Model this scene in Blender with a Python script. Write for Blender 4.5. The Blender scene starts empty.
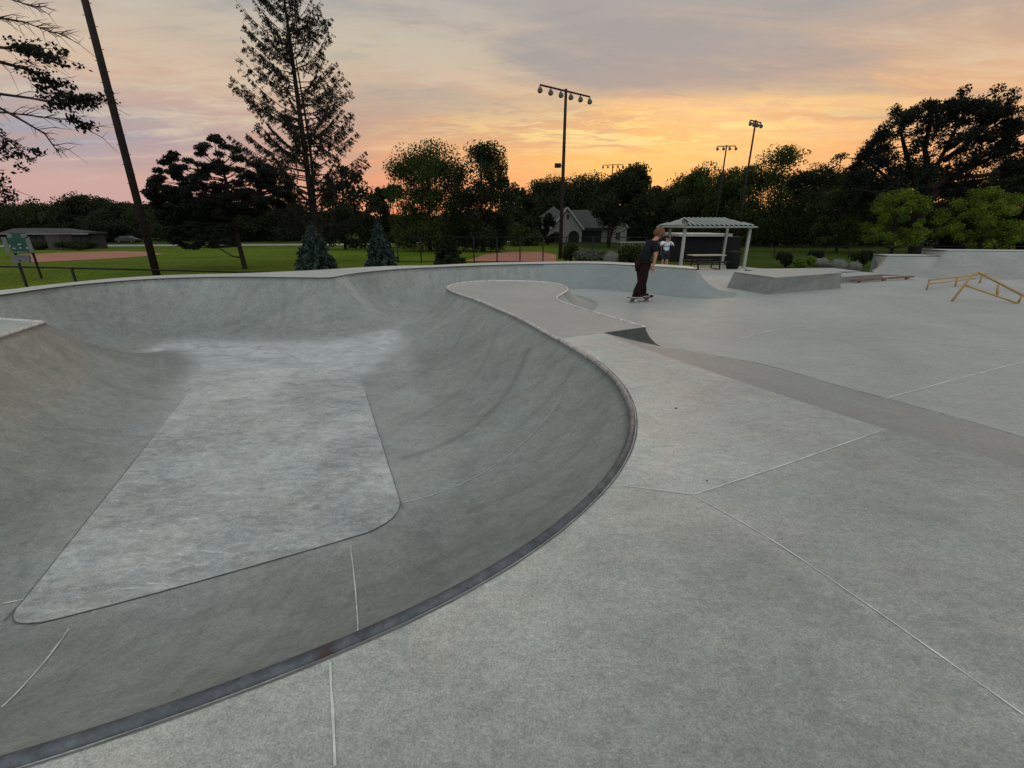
import bpy, bmesh, math, random
import numpy as np
from mathutils import Vector, Matrix
from mathutils.geometry import delaunay_2d_cdt
R = math.radians
random.seed(7)
scene = bpy.context.scene
col = scene.collection
# ------------------------------------------------------------------ camera
FPX, PITCH, EYE = 447.0, math.atan(160/447.0), 1.45
cam = bpy.data.cameras.new('camera'); camo = bpy.data.objects.new('camera', cam); col.objects.link(camo)
cam.sensor_width = 36; cam.lens = FPX/1024*36; cam.clip_end = 3000; cam.clip_start = .05
camo.location = (0, 0, EYE); camo.rotation_euler = (R(90)-PITCH, 0, 0)
scene.camera = camo
def at(px, py, z):                     # a point of the plan at height z
    a = PITCH + math.atan((py-384)/FPX); Y = (EYE-z)/math.tan(a)
    zc = Y*math.cos(PITCH)+(EYE-z)*math.sin(PITCH)
    return ((px-512)*zc/FPX, Y)
def P3(px, py, Y):                     # a point at depth Y
    u = (384-py)/FPX; dy = math.cos(PITCH)+u*math.sin(PITCH); dz = -math.sin(PITCH)+u*math.cos(PITCH)
    t = Y/dy
    return Vector(((px-512)/FPX*t, Y, EYE+dz*t))
# ------------------------------------------------------------------ objects
def tag(o, label=None, cat=None, group=None, kind=None):
    if label: o['label'] = label
    if cat: o['category'] = cat
    if group: o['group'] = group
    if kind: o['kind'] = kind
    return o
def empty(name, loc, label, cat, group=None, rz=0):
    o = bpy.data.objects.new(name, None); col.objects.link(o); o.location = loc; o.rotation_euler = (0, 0, rz)
    o.empty_display_size = .1
    return tag(o, label, cat, group)
def link(name, me, m, parent=None, smooth=False):
    o = bpy.data.objects.new(name, me); col.objects.link(o)
    for k in (m if isinstance(m, (list, tuple)) else [m]): me.materials.append(k)
    if parent: o.parent = parent
    if smooth: me.polygons.foreach_set('use_smooth', np.ones(len(me.polygons), bool))
    return o
class MB:
    """collects boxes, tubes, prisms and quads; build() links them as ONE mesh object"""
    def __init__(s): s.v = []; s.f = []
    def add(s, vs, fs):
        n = len(s.v); s.v += [tuple(v) for v in vs]; s.f += [tuple(i+n for i in f) for f in fs]; return s
    def box(s, c, size, rz=0, M=None):
        hx, hy, hz = [q/2 for q in size]; vs = []
        for dz in (-hz, hz):
            for dx, dy in ((-hx, -hy), (hx, -hy), (hx, hy), (-hx, hy)):
                v = Vector((dx, dy, dz))
                if M: v = M @ v
                x, y = v.x*math.cos(rz)-v.y*math.sin(rz), v.x*math.sin(rz)+v.y*math.cos(rz)
                vs.append((c[0]+x, c[1]+y, c[2]+v.z))
        return s.add(vs, [(3, 2, 1, 0), (4, 5, 6, 7), (0, 1, 5, 4), (1, 2, 6, 5), (2, 3, 7, 6), (3, 0, 4, 7)])
    def hexa(s, b, t):                 # four bottom, four top corners
        return s.add(list(b)+list(t), [(3, 2, 1, 0), (4, 5, 6, 7), (0, 1, 5, 4), (1, 2, 6, 5), (2, 3, 7, 6), (3, 0, 4, 7)])
    def tube(s, pts, rad, n=8, cap=True):
        pts = [Vector(p) for p in pts]
        if not isinstance(rad, (list, tuple)): rad = [rad]*len(pts)
        vs = []; fs = []; prev = None
        for i, p in enumerate(pts):
            d = (pts[min(i+1, len(pts)-1)]-pts[max(i-1, 0)])
            if d.length < 1e-9: d = Vector((0, 0, 1))
            d.normalize()
            if prev is None:
                a = d.cross(Vector((0, 0, 1)) if abs(d.z) < .9 else Vector((1, 0, 0))).normalized()
            else:
                a = prev-d*prev.dot(d)
                a = a.normalized() if a.length > 1e-6 else d.orthogonal().normalized()
            prev = a; b = d.cross(a)
            for k in range(n):
                t = 2*math.pi*k/n; vs.append(p+(a*math.cos(t)+b*math.sin(t))*rad[i])
        for i in range(len(pts)-1):
            for k in range(n):
                fs.append((i*n+k, i*n+(k+1) % n, (i+1)*n+(k+1) % n, (i+1)*n+k))
        if cap: fs.append(tuple(range(n))[::-1]); fs.append(tuple((len(pts)-1)*n+k for k in range(n)))
        return s.add(vs, fs)
    def poly(s, pts): return s.add(pts, [tuple(range(len(pts)))])
    def build(s, name, m, parent=None, smooth=False, bevel=0):
        me = bpy.data.meshes.new(name); me.from_pydata(s.v, [], s.f); me.update()
        o = link(name, me, m, parent, smooth)
        if bevel:
            b = o.modifiers.new('bevel', 'BEVEL'); b.width = bevel; b.segments = 2; b.limit_method = 'ANGLE'
        return o
def quads_mesh(name, V):               # V: (n,4,3) array of free quads
    n = len(V); me = bpy.data.meshes.new(name)
    me.vertices.add(n*4); me.vertices.foreach_set('co', V.reshape(-1).astype(np.float32))
    me.loops.add(n*4); me.loops.foreach_set('vertex_index', np.arange(n*4, dtype=np.int32))
    me.polygons.add(n); me.polygons.foreach_set('loop_start', np.arange(0, n*4, 4, dtype=np.int32))
    me.update(); me.validate(); return me
# ------------------------------------------------------------------ materials
class N:
    def __init__(s, name):
        s.m = bpy.data.materials.new(name); s.m.use_nodes = True; s.t = s.m.node_tree; s.t.nodes.clear()
        s.out = s.n('ShaderNodeOutputMaterial'); s.b = s.n('ShaderNodeBsdfPrincipled')
        s.l(s.b.outputs[0], s.out.inputs[0]); s.tc = s.n('ShaderNodeTexCoord').outputs['Object']
    def n(s, k, **kw):
        o = s.t.nodes.new(k)
        for a, b in kw.items(): setattr(o, a, b)
        return o
    def l(s, a, b): s.t.links.new(a, b)
    def noise(s, scale, detail=4, rough=.55, dist=0, sc=None, vec=None):
        v = vec or s.tc
        if sc:
            mp = s.n('ShaderNodeMapping'); s.l(v, mp.inputs[0]); mp.inputs['Scale'].default_value = sc[:3]
            if len(sc) > 3: mp.inputs['Rotation'].default_value = (0, 0, sc[3])
            v = mp.outputs[0]
        o = s.n('ShaderNodeTexNoise'); s.l(v, o.inputs['Vector'])
        o.inputs['Scale'].default_value = scale; o.inputs['Detail'].default_value = detail
        o.inputs['Roughness'].default_value = rough; o.inputs['Distortion'].default_value = dist
        return o.outputs['Fac']
    def ramp(s, fac, stops):
        o = s.n('ShaderNodeValToRGB'); s.l(fac, o.inputs[0]); e = o.color_ramp.elements
        while len(e) < len(stops): e.new(.5)
        for i, (p, c) in enumerate(stops):
            e[i].position = p; e[i].color = (c, c, c, 1) if isinstance(c, (int, float)) else (*c, 1)
        return o.outputs[0]
    def mix(s, a, b, fac, mode='MIX'):
        o = s.n('ShaderNodeMix', data_type='RGBA', blend_type=mode)
        for q, i in ((fac, 0), (a, 6), (b, 7)):
            if isinstance(q, (int, float)): o.inputs[i].default_value = q if i == 0 else (q, q, q, 1)
            elif isinstance(q, tuple): o.inputs[i].default_value = (*q, 1)
            else: s.l(q, o.inputs[i])
        return o.outputs[2]
    def math(s, op, a, b=0.):
        o = s.n('ShaderNodeMath', operation=op)
        for i, q in enumerate((a, b)):
            if isinstance(q, (int, float)): o.inputs[i].default_value = q
            else: s.l(q, o.inputs[i])
        return o.outputs[0]
    def attr(s, name): return s.n('ShaderNodeAttribute', attribute_name=name).outputs['Fac']
    def fin(s, color, rough=.8, bump=None, bs=.2, bd=.01, metal=0, spec=.5):
        for q, i in ((color, 'Base Color'), (rough, 'Roughness')):
            if isinstance(q, tuple): s.b.inputs[i].default_value = (*q, 1)
            elif isinstance(q, (int, float)): s.b.inputs[i].default_value = q
            else: s.l(q, s.b.inputs[i])
        s.b.inputs['Metallic'].default_value = metal; s.b.inputs['Specular IOR Level'].default_value = spec
        if bump is not None:
            o = s.n('ShaderNodeBump'); o.inputs['Strength'].default_value = bs; o.inputs['Distance'].default_value = bd
            s.l(bump, o.inputs['Height']); s.l(o.outputs[0], s.b.inputs['Normal'])
        return s.m
def plain(name, c, rough=.7, var=.25, scale=3., metal=0, bs=.0, spec=.12):
    s = N(name); n = s.noise(scale, 6, .6)
    k = s.ramp(n, [(.25, 1-var), (.75, 1+var)])
    cc = s.mix(c, k, 1., 'MULTIPLY')
    return s.fin(cc, rough, n if bs else None, bs, .01, metal, spec)
def concrete(name, lo, hi, tone_mask=0., warm=0., streak=(1, 2, 1, 0), fine=1., wall=0, arcs=0., scuff=.3, edge=0., stain=.8):
    s = N(name)
    rot = (streak[3] if len(streak) > 3 else 0)
    big = s.noise(.45, 5, .6, .6); mid = s.noise(2.3, 10, .74, .5); st = s.noise(3.0, 9, .72, .9, sc=(*streak[:3], rot))
    st2 = s.noise(9., 9, .78, .6, sc=(streak[0], streak[1], 1, rot+.5)); fn = s.noise(34, 8, .85); vf = s.noise(150, 4, .8); hue = s.noise(1.6, 7, .7, 1.)
    a = s.math('ADD', s.math('MULTIPLY', big, .30), s.math('MULTIPLY', mid, .20))
    a = s.math('ADD', a, s.math('MULTIPLY', st, .20)); a = s.math('ADD', a, s.math('MULTIPLY', st2, .30))
    c = s.mix(lo, hi, s.ramp(a, [(.42, 0.), (.58, 1.)]))
    c = s.mix(c, s.mix((.985, 1.01, 1.005), (1.025, .995, .975), s.ramp(hue, [(.43, 0.), (.57, 1.)])), 1., 'MULTIPLY')
    c = s.mix(c, s.ramp(fn, [(.38, .82), (.62, 1.17)]), fine, 'MULTIPLY'); f3 = s.noise(80, 6, .85); c = s.mix(c, s.ramp(f3, [(.38, .84), (.62, 1.16)]), fine, 'MULTIPLY')
    c = s.mix(c, s.ramp(vf, [(.38, .74), (.62, 1.26)]), fine, 'MULTIPLY')
    sp = s.noise(11, 9, .82, .3); c = s.mix(c, s.ramp(sp, [(.57, 1.), (.68, .72)]), stain, 'MULTIPLY')
    sm = s.noise(3.2, 10, .84, .5, sc=(1, 1.5, 1, .6)); c = s.mix(c, s.ramp(sm, [(.56, 1.), (.66, .80)]), stain, 'MULTIPLY')
    sc1 = s.noise(5.5, 9, .82, 1.4, sc=(.45, 2.6, 1, rot+.1)); c = s.mix(c, s.mix(hi, 1.30, 1., 'MULTIPLY'), s.math('MULTIPLY', s.ramp(sc1, [(.58, 0.), (.66, 1.)]), scuff))
    if arcs:
        cb = s.n('ShaderNodeCombineXYZ'); s.l(s.math('ADD', s.attr('arc'), s.math('MULTIPLY', s.attr('dist'), .45)), cb.inputs[0]); s.l(s.math('MULTIPLY', s.attr('dist'), .35), cb.inputs[1])
        w1 = s.noise(4.5, 9, .74, .1, vec=cb.outputs[0]); w2 = s.noise(19., 8, .8, .1, vec=cb.outputs[0]); k = s.attr('rise')
        wv = s.math('ADD', s.math('MULTIPLY', w1, .55), s.math('MULTIPLY', w2, .45))
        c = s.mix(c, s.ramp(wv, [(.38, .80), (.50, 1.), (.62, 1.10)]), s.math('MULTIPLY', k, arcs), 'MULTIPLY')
        c = s.mix(c, (.80, .81, .80), s.math('MULTIPLY', k, k), 'MULTIPLY'); c = s.mix(c, s.ramp(s.attr('dist'), [(0., .30), (.07, 1.)]), 1., 'MULTIPLY')  # wall tops darkened like sky occlusion; shadow line under the lip painted too
    if arcs: c = s.mix(c, (.58, .60, .61), s.math('MULTIPLY', s.attr('mark'), s.ramp(st2, [(.40, .3), (.56, 1.)])), 'MULTIPLY')
    if tone_mask:
        d = s.attr('tone_mask'); dn = s.noise(2.1, 10, .8, 1.0, sc=(.8, 2.0, 1, -.3))
        d = s.math('MULTIPLY', d, s.ramp(dn, [(.42, .25), (.56, 1.)])); c = s.mix(c, (.44, .47, .465), s.math('MULTIPLY', d, tone_mask))  # pale floor colour: dusty wear plus reflected sky painted in
    if wall: c = s.mix(c, (.60, .68, .68), s.math('MULTIPLY', s.attr('tone_mask'), .95), 'MULTIPLY')
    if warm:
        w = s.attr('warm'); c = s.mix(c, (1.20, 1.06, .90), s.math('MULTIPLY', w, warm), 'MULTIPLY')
    if edge:
        en = s.noise(1.2, 7, .7, .5); c = s.mix(c, (1.62, 1.56, 1.50), s.math('MULTIPLY', s.math('MULTIPLY', s.attr('edge'), edge), s.ramp(en, [(.38, .45), (.6, 1.)])), 'MULTIPLY')  # paler band by the coping: polish, with grazing sky sheen painted in
    b = s.math('ADD', s.math('MULTIPLY', fn, .5), s.math('MULTIPLY', mid, 1.2))
    return s.fin(c, s.ramp(mid, [(.3, .50), (.7, .70)]), b, .4, .006, 0, .4)
M = {}
M['deck'] = concrete('deck_concrete', (.18, .192, .182), (.283, .295, .28), edge=1., stain=.8)
M['deck_pale'] = concrete('pale_slab_concrete', (.225, .236, .226), (.35, .358, .343), streak=(1, 2, 1, .3), edge=.75, stain=1.)
M['deck_grey'] = concrete('grey_slab_concrete', (.195, .206, .197), (.292, .303, .289), streak=(1, 2, 1, -.3), edge=.9, stain=.8)
M['far_deck'] = concrete('far_deck_concrete', (.28, .29, .275), (.37, .375, .358))
M['island'] = concrete('island_concrete', (.225, .228, .218), (.305, .306, .292), streak=(1, 3, 1, .3), stain=.3)
M['bowl'] = concrete('bowl_concrete', (.172, .19, .184), (.288, .307, .297), tone_mask=.8, warm=.6, streak=(1.2, 1.2, 1, .35), arcs=1., stain=.45, scuff=.2)
M['panel'] = concrete('panel_concrete', (.20, .22, .216), (.46, .482, .472), streak=(.8, 1.8, 1, -.35), scuff=1., stain=.6)
M['street'] = concrete('street_concrete', (.22, .236, .23), (.295, .31, .302), streak=(.7, 3.5, 1, .2), wall=1, scuff=.6, stain=.5)
M['bank'] = concrete('bank_concrete', (.172, .184, .182), (.228, .24, .237), streak=(1, 3, 1, -.9), scuff=.1, stain=.5)
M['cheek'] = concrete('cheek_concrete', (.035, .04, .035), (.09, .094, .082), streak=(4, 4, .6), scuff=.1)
M['ledge'] = concrete('ledge_concrete', (.105, .112, .107), (.18, .188, .18), streak=(2, 2, .5), scuff=.2)
M['ledge_top'] = concrete('ledge_top_concrete', (.22, .226, .218), (.30, .306, .292))
M['ramp'] = concrete('ramp_concrete', (.165, .18, .176), (.245, .26, .252), scuff=.3, stain=.5)
M['far_coping'] = plain('dark_far_coping', (.05, .05, .05), .6, .3, 5)
M['joint'] = plain('pale_joint', (.50, .51, .48), .8, .35, 9)
M['dark_joint'] = plain('dark_joint', (.12, .125, .12), .8, .3, 9)
def steel():
    s = N('worn_steel'); n = s.noise(14, 7, .7); n2 = s.noise(1.1, 5, .6); gr = s.noise(70, 6, .8)
    sp = s.n('ShaderNodeSeparateXYZ'); s.l(s.tc, sp.inputs[0])
    c = s.mix((.045, .052, .062), (.11, .12, .135), s.ramp(n, [(.35, 0.), (.7, 1.)]))
    wr = s.mix((.20, .19, .185), (.60, .585, .57), s.ramp(n, [(.3, 0.), (.62, 1.)]))
    f = s.ramp(s.math('DIVIDE', s.math('ADD', sp.outputs[1], s.math('MULTIPLY', n2, 3.)), 20.), [(.22, 0.), (.38, 1.)])  # paler towards the island: worn steel plus highlights put into the colour
    c = s.mix(c, wr, f); c = s.mix(c, (.12, .05, .03), s.ramp(n2, [(.64, 0.), (.76, .7)])); vd = s.n('ShaderNodeVectorMath', operation='DISTANCE'); s.l(s.tc, vd.inputs[0]); vd.inputs[1].default_value = (-.67, 1.18, 0)
    c = s.mix(c, (.04, .018, .014), s.ramp(vd.outputs['Value'], [(.015, .85), (.05, 0.)])); c = s.mix(c, s.ramp(gr, [(.3, .6), (.7, 1.3)]), .8, 'MULTIPLY')
    return s.fin(c, s.ramp(gr, [(.3, .36), (.7, .62)]), gr, .3, .002, .4)
M['steel'] = steel(); M['shiny'] = M['steel']
def grass_mat():
    s = N('mown_grass'); a = s.noise(.12, 5, .6); b = s.noise(1.5, 6, .7); d = s.noise(14, 3, .7)
    c = s.mix((.045, .080, .004), (.100, .136, .009), s.ramp(a, [(.3, 0.), (.7, 1.)]))
    c = s.mix(c, s.ramp(b, [(.3, .7), (.7, 1.25)]), 1., 'MULTIPLY'); c = s.mix(c, s.ramp(d, [(.3, .75), (.7, 1.2)]), 1., 'MULTIPLY')
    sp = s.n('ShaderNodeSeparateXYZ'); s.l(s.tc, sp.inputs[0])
    rt = s.ramp(s.math('DIVIDE', sp.outputs[0], 40.), [(.12, 0.), (.35, 1.)]); c = s.mix(c, (.30, .34, .5), s.math('MULTIPLY', rt, .85), 'MULTIPLY')  # right-hand lawn darkened: shade under the trees put into the colour
    fr = s.ramp(s.math('DIVIDE', sp.outputs[1], 400.), [(.16, 0.), (.30, 1.)]); c = s.mix(c, (.28, .3, .4), fr, 'MULTIPLY')  # far lawn likewise takes painted tree shade
    return s.fin(c, .95, d, .8, .05, 0, .05)
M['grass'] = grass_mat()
M['dirt'] = plain('infield_dirt', (.27, .125, .085), .95, .15, .4, spec=.1)
M['asphalt'] = plain('pale_path', (.22, .22, .21), .9, .15, .5)
def leaf(name, c1, c2, tr=.25):
    s = N(name); a = s.noise(.45, 5, .7); b = s.noise(5., 2, .6)
    f = s.math('ADD', s.math('MULTIPLY', a, .65), s.math('MULTIPLY', b, .35))
    c = s.mix(c1, c2, s.ramp(f, [(.36, 0.), (.64, 1.)]))
    s.l(c, s.b.inputs['Base Color']); s.b.inputs['Roughness'].default_value = .8; s.b.inputs['Specular IOR Level'].default_value = .12
    t = s.n('ShaderNodeBsdfTranslucent'); s.l(c, t.inputs[0]); mx = s.n('ShaderNodeMixShader'); mx.inputs[0].default_value = tr
    s.l(s.b.outputs[0], mx.inputs[1]); s.l(t.outputs[0], mx.inputs[2]); s.l(mx.outputs[0], s.out.inputs[0])
    return s.m
M['leaf_dark'] = leaf('dark_leaves', (.010, .014, .007), (.030, .040, .014))
M['leaf_mid'] = leaf('mid_leaves', (.016, .026, .008), (.050, .070, .016))
M['leaf_bright'] = leaf('bright_leaves', (.040, .072, .008), (.165, .225, .026), .35)
M['leaf_black'] = leaf('blackish_foliage', (.005, .007, .005), (.015, .020, .012), .1)  # near-black base colour shared by needles and leaves
M['needle'] = leaf('larch_needles', (.013, .014, .010), (.035, .034, .022), .2)
M['blue_needle'] = leaf('blue_spruce_needles', (.020, .036, .030), (.060, .090, .078), .1)
M['grey_leaf'] = leaf('grey_ornamental_leaves', (.05, .06, .045), (.12, .13, .10), .2)
M['bark'] = plain('bark', (.022, .018, .015), .9, .4, 8, bs=.5)
M['twig'] = plain('bare_twigs', (.045, .028, .024), .9, .3, 8)
M['pole'] = plain('wood_pole', (.022, .016, .016), .8, .35, 5)
M['black'] = plain('black_metal', (.010, .010, .011), .55, .2, 5)
M['fixture'] = plain('lamp_housing', (.10, .10, .115), .5, .3, 5)
M['lens'] = plain('lamp_glass', (.30, .30, .33), .25, .2, 5)
M['yellow'] = plain('yellow_paint', (.34, .215, .085), .5, .22, 12)
M['rust'] = plain('rusty_red_steel', (.16, .085, .062), .7, .3, 6)
M['white'] = plain('white_paint', (.60, .60, .58), .6, .1, 3)
M['post'] = plain('cream_post_paint', (.31, .305, .28), .6, .1, 3)
M['roof_green'] = plain('dark_roof_panel', (.015, .024, .020), .5, .15, 2)
M['roof_rib'] = plain('pale_roof_rib', (.25, .27, .25), .5, .1, 2)
M['wood'] = plain('picnic_planks', (.34, .29, .22), .7, .2, 6)
M['stone'] = plain('boulder_stone', (.10, .10, .09), .9, .3, 3, bs=.6)
M['wall_beige'] = plain('house_stucco', (.15, .145, .13), .9, .15, 1)
M['shingle'] = plain('shingles', (.045, .045, .045), .9, .25, 2)
M['shade'] = plain('dark_opening', (.008, .008, .008), .6, .2, 2)
M['trim'] = plain('pale_trim', (.24, .24, .225), .7, .1, 2)
M['board_grey'] = plain('board_grey_paint', (.11, .125, .115), .6, .2, 3)
M['glass'] = plain('window_glass', (.03, .035, .04), .15, .2, 2)
M['school_roof'] = plain('low_roof', (.045, .044, .042), .8, .15, 1)
M['school_wall'] = plain('low_wall', (.035, .033, .030), .9, .2, 1)
M['green_panel'] = plain('scoreboard_green', (.018, .055, .045), .5, .2, 3)
M['car_dark'] = plain('dark_car_paint', (.03, .03, .034), .3, .1, 2)
M['car_light'] = plain('silver_car_paint', (.45, .46, .47), .3, .1, 2)
M['tyre'] = plain('tyre_rubber', (.012, .012, .012), .8, .1, 5)
M['skin'] = plain('skin', (.36, .19, .135), .6, .06, 6)
M['hair'] = plain('sandy_hair', (.115, .062, .036), .75, .4, 40, bs=.6)
M['shirt_dark'] = plain('charcoal_cotton', (.007, .009, .009), .9, .25, 14)
M['pants'] = plain('maroon_cloth', (.013, .005, .006), .9, .3, 12)
M['shoe'] = plain('black_shoe', (.012, .012, .012), .7, .2, 12)
M['sole'] = plain('pale_sole', (.45, .42, .40), .7, .1, 12)
M['shirt_white'] = plain('white_blue_cotton', (.52, .58, .70), .9, .1, 12)
M['band'] = plain('navy_band', (.03, .05, .12), .9, .1, 12)
M['shorts'] = plain('dark_shorts', (.02, .022, .03), .9, .2, 12)
M['wheel'] = plain('urethane_wheel', (.42, .40, .36), .5, .1, 12)
M['board'] = plain('maple_board', (.22, .15, .10), .6, .2, 12)
M['grip'] = plain('grip_tape', (.02, .02, .02), .95, .2, 60)
# ------------------------------------------------------------------ world and sun
def world():
    w = bpy.data.worlds.new('World'); scene.world = w; w.use_nodes = True; t = w.node_tree; t.nodes.clear()
    s = N.__new__(N); s.t = t; L = t.links.new
    out = s.n('ShaderNodeOutputWorld'); bg = s.n('ShaderNodeBackground'); L(bg.outputs[0], out.inputs[0])
    tc = s.n('ShaderNodeTexCoord').outputs['Generated']; sep = s.n('ShaderNodeSeparateXYZ'); L(tc, sep.inputs[0])
    x, y, z = sep.outputs
    el = s.math('MAXIMUM', z, 0.)
    az = s.math('ARCTAN2', x, y)                                   # 0 ahead, + to the right
    # domain warp of the elevation so that bands are uneven
    cp = s.n('ShaderNodeCombineXYZ'); k = s.math('ADD', s.math('ABSOLUTE', z), .10)
    L(s.math('DIVIDE', x, k), cp.inputs[0]); L(s.math('DIVIDE', y, k), cp.inputs[1])
    P = cp.outputs[0]; s.tc = P
    warp = s.noise(.80, 7, .60, .8, sc=(.42, 1, 1, .30)); w2 = s.noise(2.0, 8, .62, 1.2, sc=(.38, 1.1, 1, .30)); w3 = s.noise(6.5, 7, .66, 1., sc=(.5, 1.1, 1, .3))
    W = s.math('ADD', s.math('MULTIPLY', warp, .60), s.math('ADD', s.math('MULTIPLY', w2, .30), s.math('MULTIPLY', w3, .10)))
    elw = s.math('ADD', el, s.math('MULTIPLY', s.math('SUBTRACT', warp, .5), s.math('MULTIPLY', s.math('ADD', el, .05), 1.1)))
    elw = s.math('ADD', elw, s.math('MULTIPLY', s.math('SUBTRACT', w2, .5), s.math('MULTIPLY', s.math('ADD', el, .05), .55)))
    elw = s.math('MAXIMUM', elw, 0.)
    right = s.ramp(elw, [(0, (.84, .36, .14)), (.09, (.84, .40, .17)), (.15, (.76, .42, .21)), (.21, (.60, .39, .25)), (.27, (.47, .36, .29)), (.35, (.39, .355, .335)), (.55, (.46, .46, .46)), (1, (.84, .88, .90))])
    left = s.ramp(elw, [(0, (.55, .34, .32)), (.07, (.55, .36, .33)), (.12, (.32, .32, .38)), (.16, (.44, .35, .34)), (.20, (.60, .43, .32)), (.28, (.47, .41, .34)), (.36, (.40, .41, .41)), (.55, (.46, .46, .46)), (1, (.84, .88, .90))])
    mid = s.ramp(elw, [(0, (.84, .27, .14)), (.09, (.78, .32, .18)), (.14, (.62, .35, .23)), (.20, (.54, .36, .26)), (.26, (.54, .46, .34)), (.35, (.40, .37, .35)), (.55, (.46, .46, .46)), (1, (.84, .88, .90))])
    c = s.mix(left, mid, s.ramp(s.math('ADD', s.math('MULTIPLY', az, .5), .5), [(.15, 0.), (.38, 1.)]))
    c = s.mix(c, right, s.ramp(s.math('ADD', s.math('MULTIPLY', az, .5), .5), [(.42, 0.), (.60, 1.)]))
    # grey-mauve cloud bodies and pale breaks
    body = s.ramp(W, [(.475, 0.), (.56, .75)]); hi = s.ramp(el, [(.04, 0.), (.14, 1.)])
    c = s.mix(c, s.mix((.56, .31, .22), (.33, .30, .29), s.ramp(el, [(.10, 0.), (.27, 1.)])), s.math('MULTIPLY', body, hi))
    gap_ = s.ramp(W, [(.42, 1.), (.475, 0.)])
    c = s.mix(c, s.mix((.66, .54, .38), (.42, .42, .41), s.ramp(el, [(.20, 0.), (.36, 1.)])), s.math('MULTIPLY', gap_, s.math('MULTIPLY', hi, .65)))
    glow_az = s.ramp(s.math('ABSOLUTE', s.math('SUBTRACT', az, .24)), [(0., 1.), (.58, 0.)])
    glow_el = s.ramp(s.math('ABSOLUTE', s.math('SUBTRACT', el, .165)), [(0., 1.), (.07, 0.)])
    gb = s.math('MULTIPLY', s.ramp(s.math('ABSOLUTE', s.math('SUBTRACT', az, .22)), [(0., 1.), (.25, .5), (.55, 0.)]), s.ramp(s.math('ABSOLUTE', s.math('SUBTRACT', elw, .12)), [(0., 1.), (.10, 0.)]))
    c = s.mix(c, (1.0, .50, .12), s.math('MULTIPLY', gb, .85))
    br = s.ramp(s.math('ADD', s.math('MULTIPLY', w3, .45), s.math('MULTIPLY', w2, .55)), [(.46, 0.), (.54, 1.)])
    c = s.mix(c, (1.0, .72, .27), s.math('MULTIPLY', s.math('MULTIPLY', br, glow_az), s.math('MULTIPLY', glow_el, 1.)))
    # the open sky behind and overhead: cool and brighter
    back = s.ramp(s.math('ADD', s.math('MULTIPLY', y, .5), .5), [(.30, 1.), (.62, 0.)])
    c = s.mix(c, (.92, .97, .98), back)
    sky = s.n('ShaderNodeTexSky', sky_type='NISHITA'); sky.sun_disc = False; sky.sun_elevation = R(3); sky.sun_rotation = R(20)
    sc = s.mix(sky.outputs[0], .005, 1., 'MULTIPLY')
    c = s.mix(c, sc, 1., 'ADD')
    c = s.mix(c, (.06, .07, .05), s.ramp(s.math('ADD', s.math('MULTIPLY', z, 1.), .5), [(.47, 1.), (.495, 0.)]))
    L(c, bg.inputs[0]); bg.inputs[1].default_value = 1.09
world()
sun = bpy.data.lights.new('sun', 'SUN'); sun.energy = .25; sun.angle = R(14); sun.color = (1, .66, .42)
so = bpy.data.objects.new('sun', sun); col.objects.link(so); so.location = (20, 60, 20)
so.rotation_euler = (R(90-8), 0, R(180-20))
# ------------------------------------------------------------------ curves of the park
def catmull(pts, step=.05):
    pts = [np.array(p, float) for p in pts]; P = [2*pts[0]-pts[1]]+pts+[2*pts[-1]-pts[-2]]; out = []
    for i in range(1, len(P)-2):
        a, b, c, d = P[i-1:i+3]; n = max(2, int(np.linalg.norm((c-b)[:2])/step))
        for k in range(n):
            t = k/n; out.append(.5*((2*b)+(c-a)*t+(2*a-5*b+4*c-d)*t*t+(3*b-a-3*c+d)*t**3))
    out.append(pts[-1]); return np.array(out)
# x, y, height, transition radius
ISLAND = catmull([(1.99, 6.58, 0, .65), (1.38, 7.89, 0, .65), (1.0, 8.8, 0, .65), (.93, 9.4, 0, .65), (1.1, 9.95, 0, .75), (1.30, 10.6, 0, .9), (1.28, 11.3, 0, 1.1),
    (1.0, 11.9, 0, 1.2), (.4, 12.25, 0, 1.3), (-.4, 12.33, 0, 1.4), (-1.12, 12.1, 0, 1.4), (-1.55, 11.4, 0, 1.45), (-1.42, 10.5, 0, 1.7), (-.64, 8.98, 0, 2.3),
    (.13, 7.26, 0, 2.8)]+[(*at(a_, b_, 0), 0, 2.8) for a_, b_ in [(540, 326.5+2.5), (563, 339.5+2), (584, 353), (605, 367), (622, 386), (633, 404), (635.5, 420), (634.5, 438), (627, 459), (608, 487), (567, 522), (512, 566), (460, 596), (400, 621), (325, 654), (225, 693)]]+[
    (-1.45, .82, 0, 2.8), (-2.2, .60, 0, 2.8), (-3.0, .48, 0, 2.8), (-3.9, .52, 0, 2.8),
    (-4.65, .88, 0, 2.8), (-5.1, 1.6, 0, 2.8), (-5.5, 2.5, 0, 2.8), (-6.3, 4.3, 0, 2.8), (-7.0, 5.9, 0, 2.8), (-7.36, 6.94, 0, 2.8)])
def soften(L, w=7, it=3):
    A = L.copy(); n = len(A)
    for _ in range(it):
        B_ = A.copy()
        for i in range(1, n-1):
            k = min(w, i, n-1-i); B_[i, :2] = A[i-k:i+k+1, :2].mean(0)
        A = B_
    return A
_k = int(np.argmin([math.hypot(q[0]-.13, q[1]-7.26) for q in ISLAND]))
ISLAND = np.vstack([ISLAND[:_k], soften(ISLAND[_k:])])
STUB = catmull([(-7.36, 6.94, 0, 2.2), (-8.3, 7.18, 0, 2.0), (-9.0, 7.30, 0, 2.0), (-9.4, 7.45, 0, 2.0)])
LZ = .27
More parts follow.
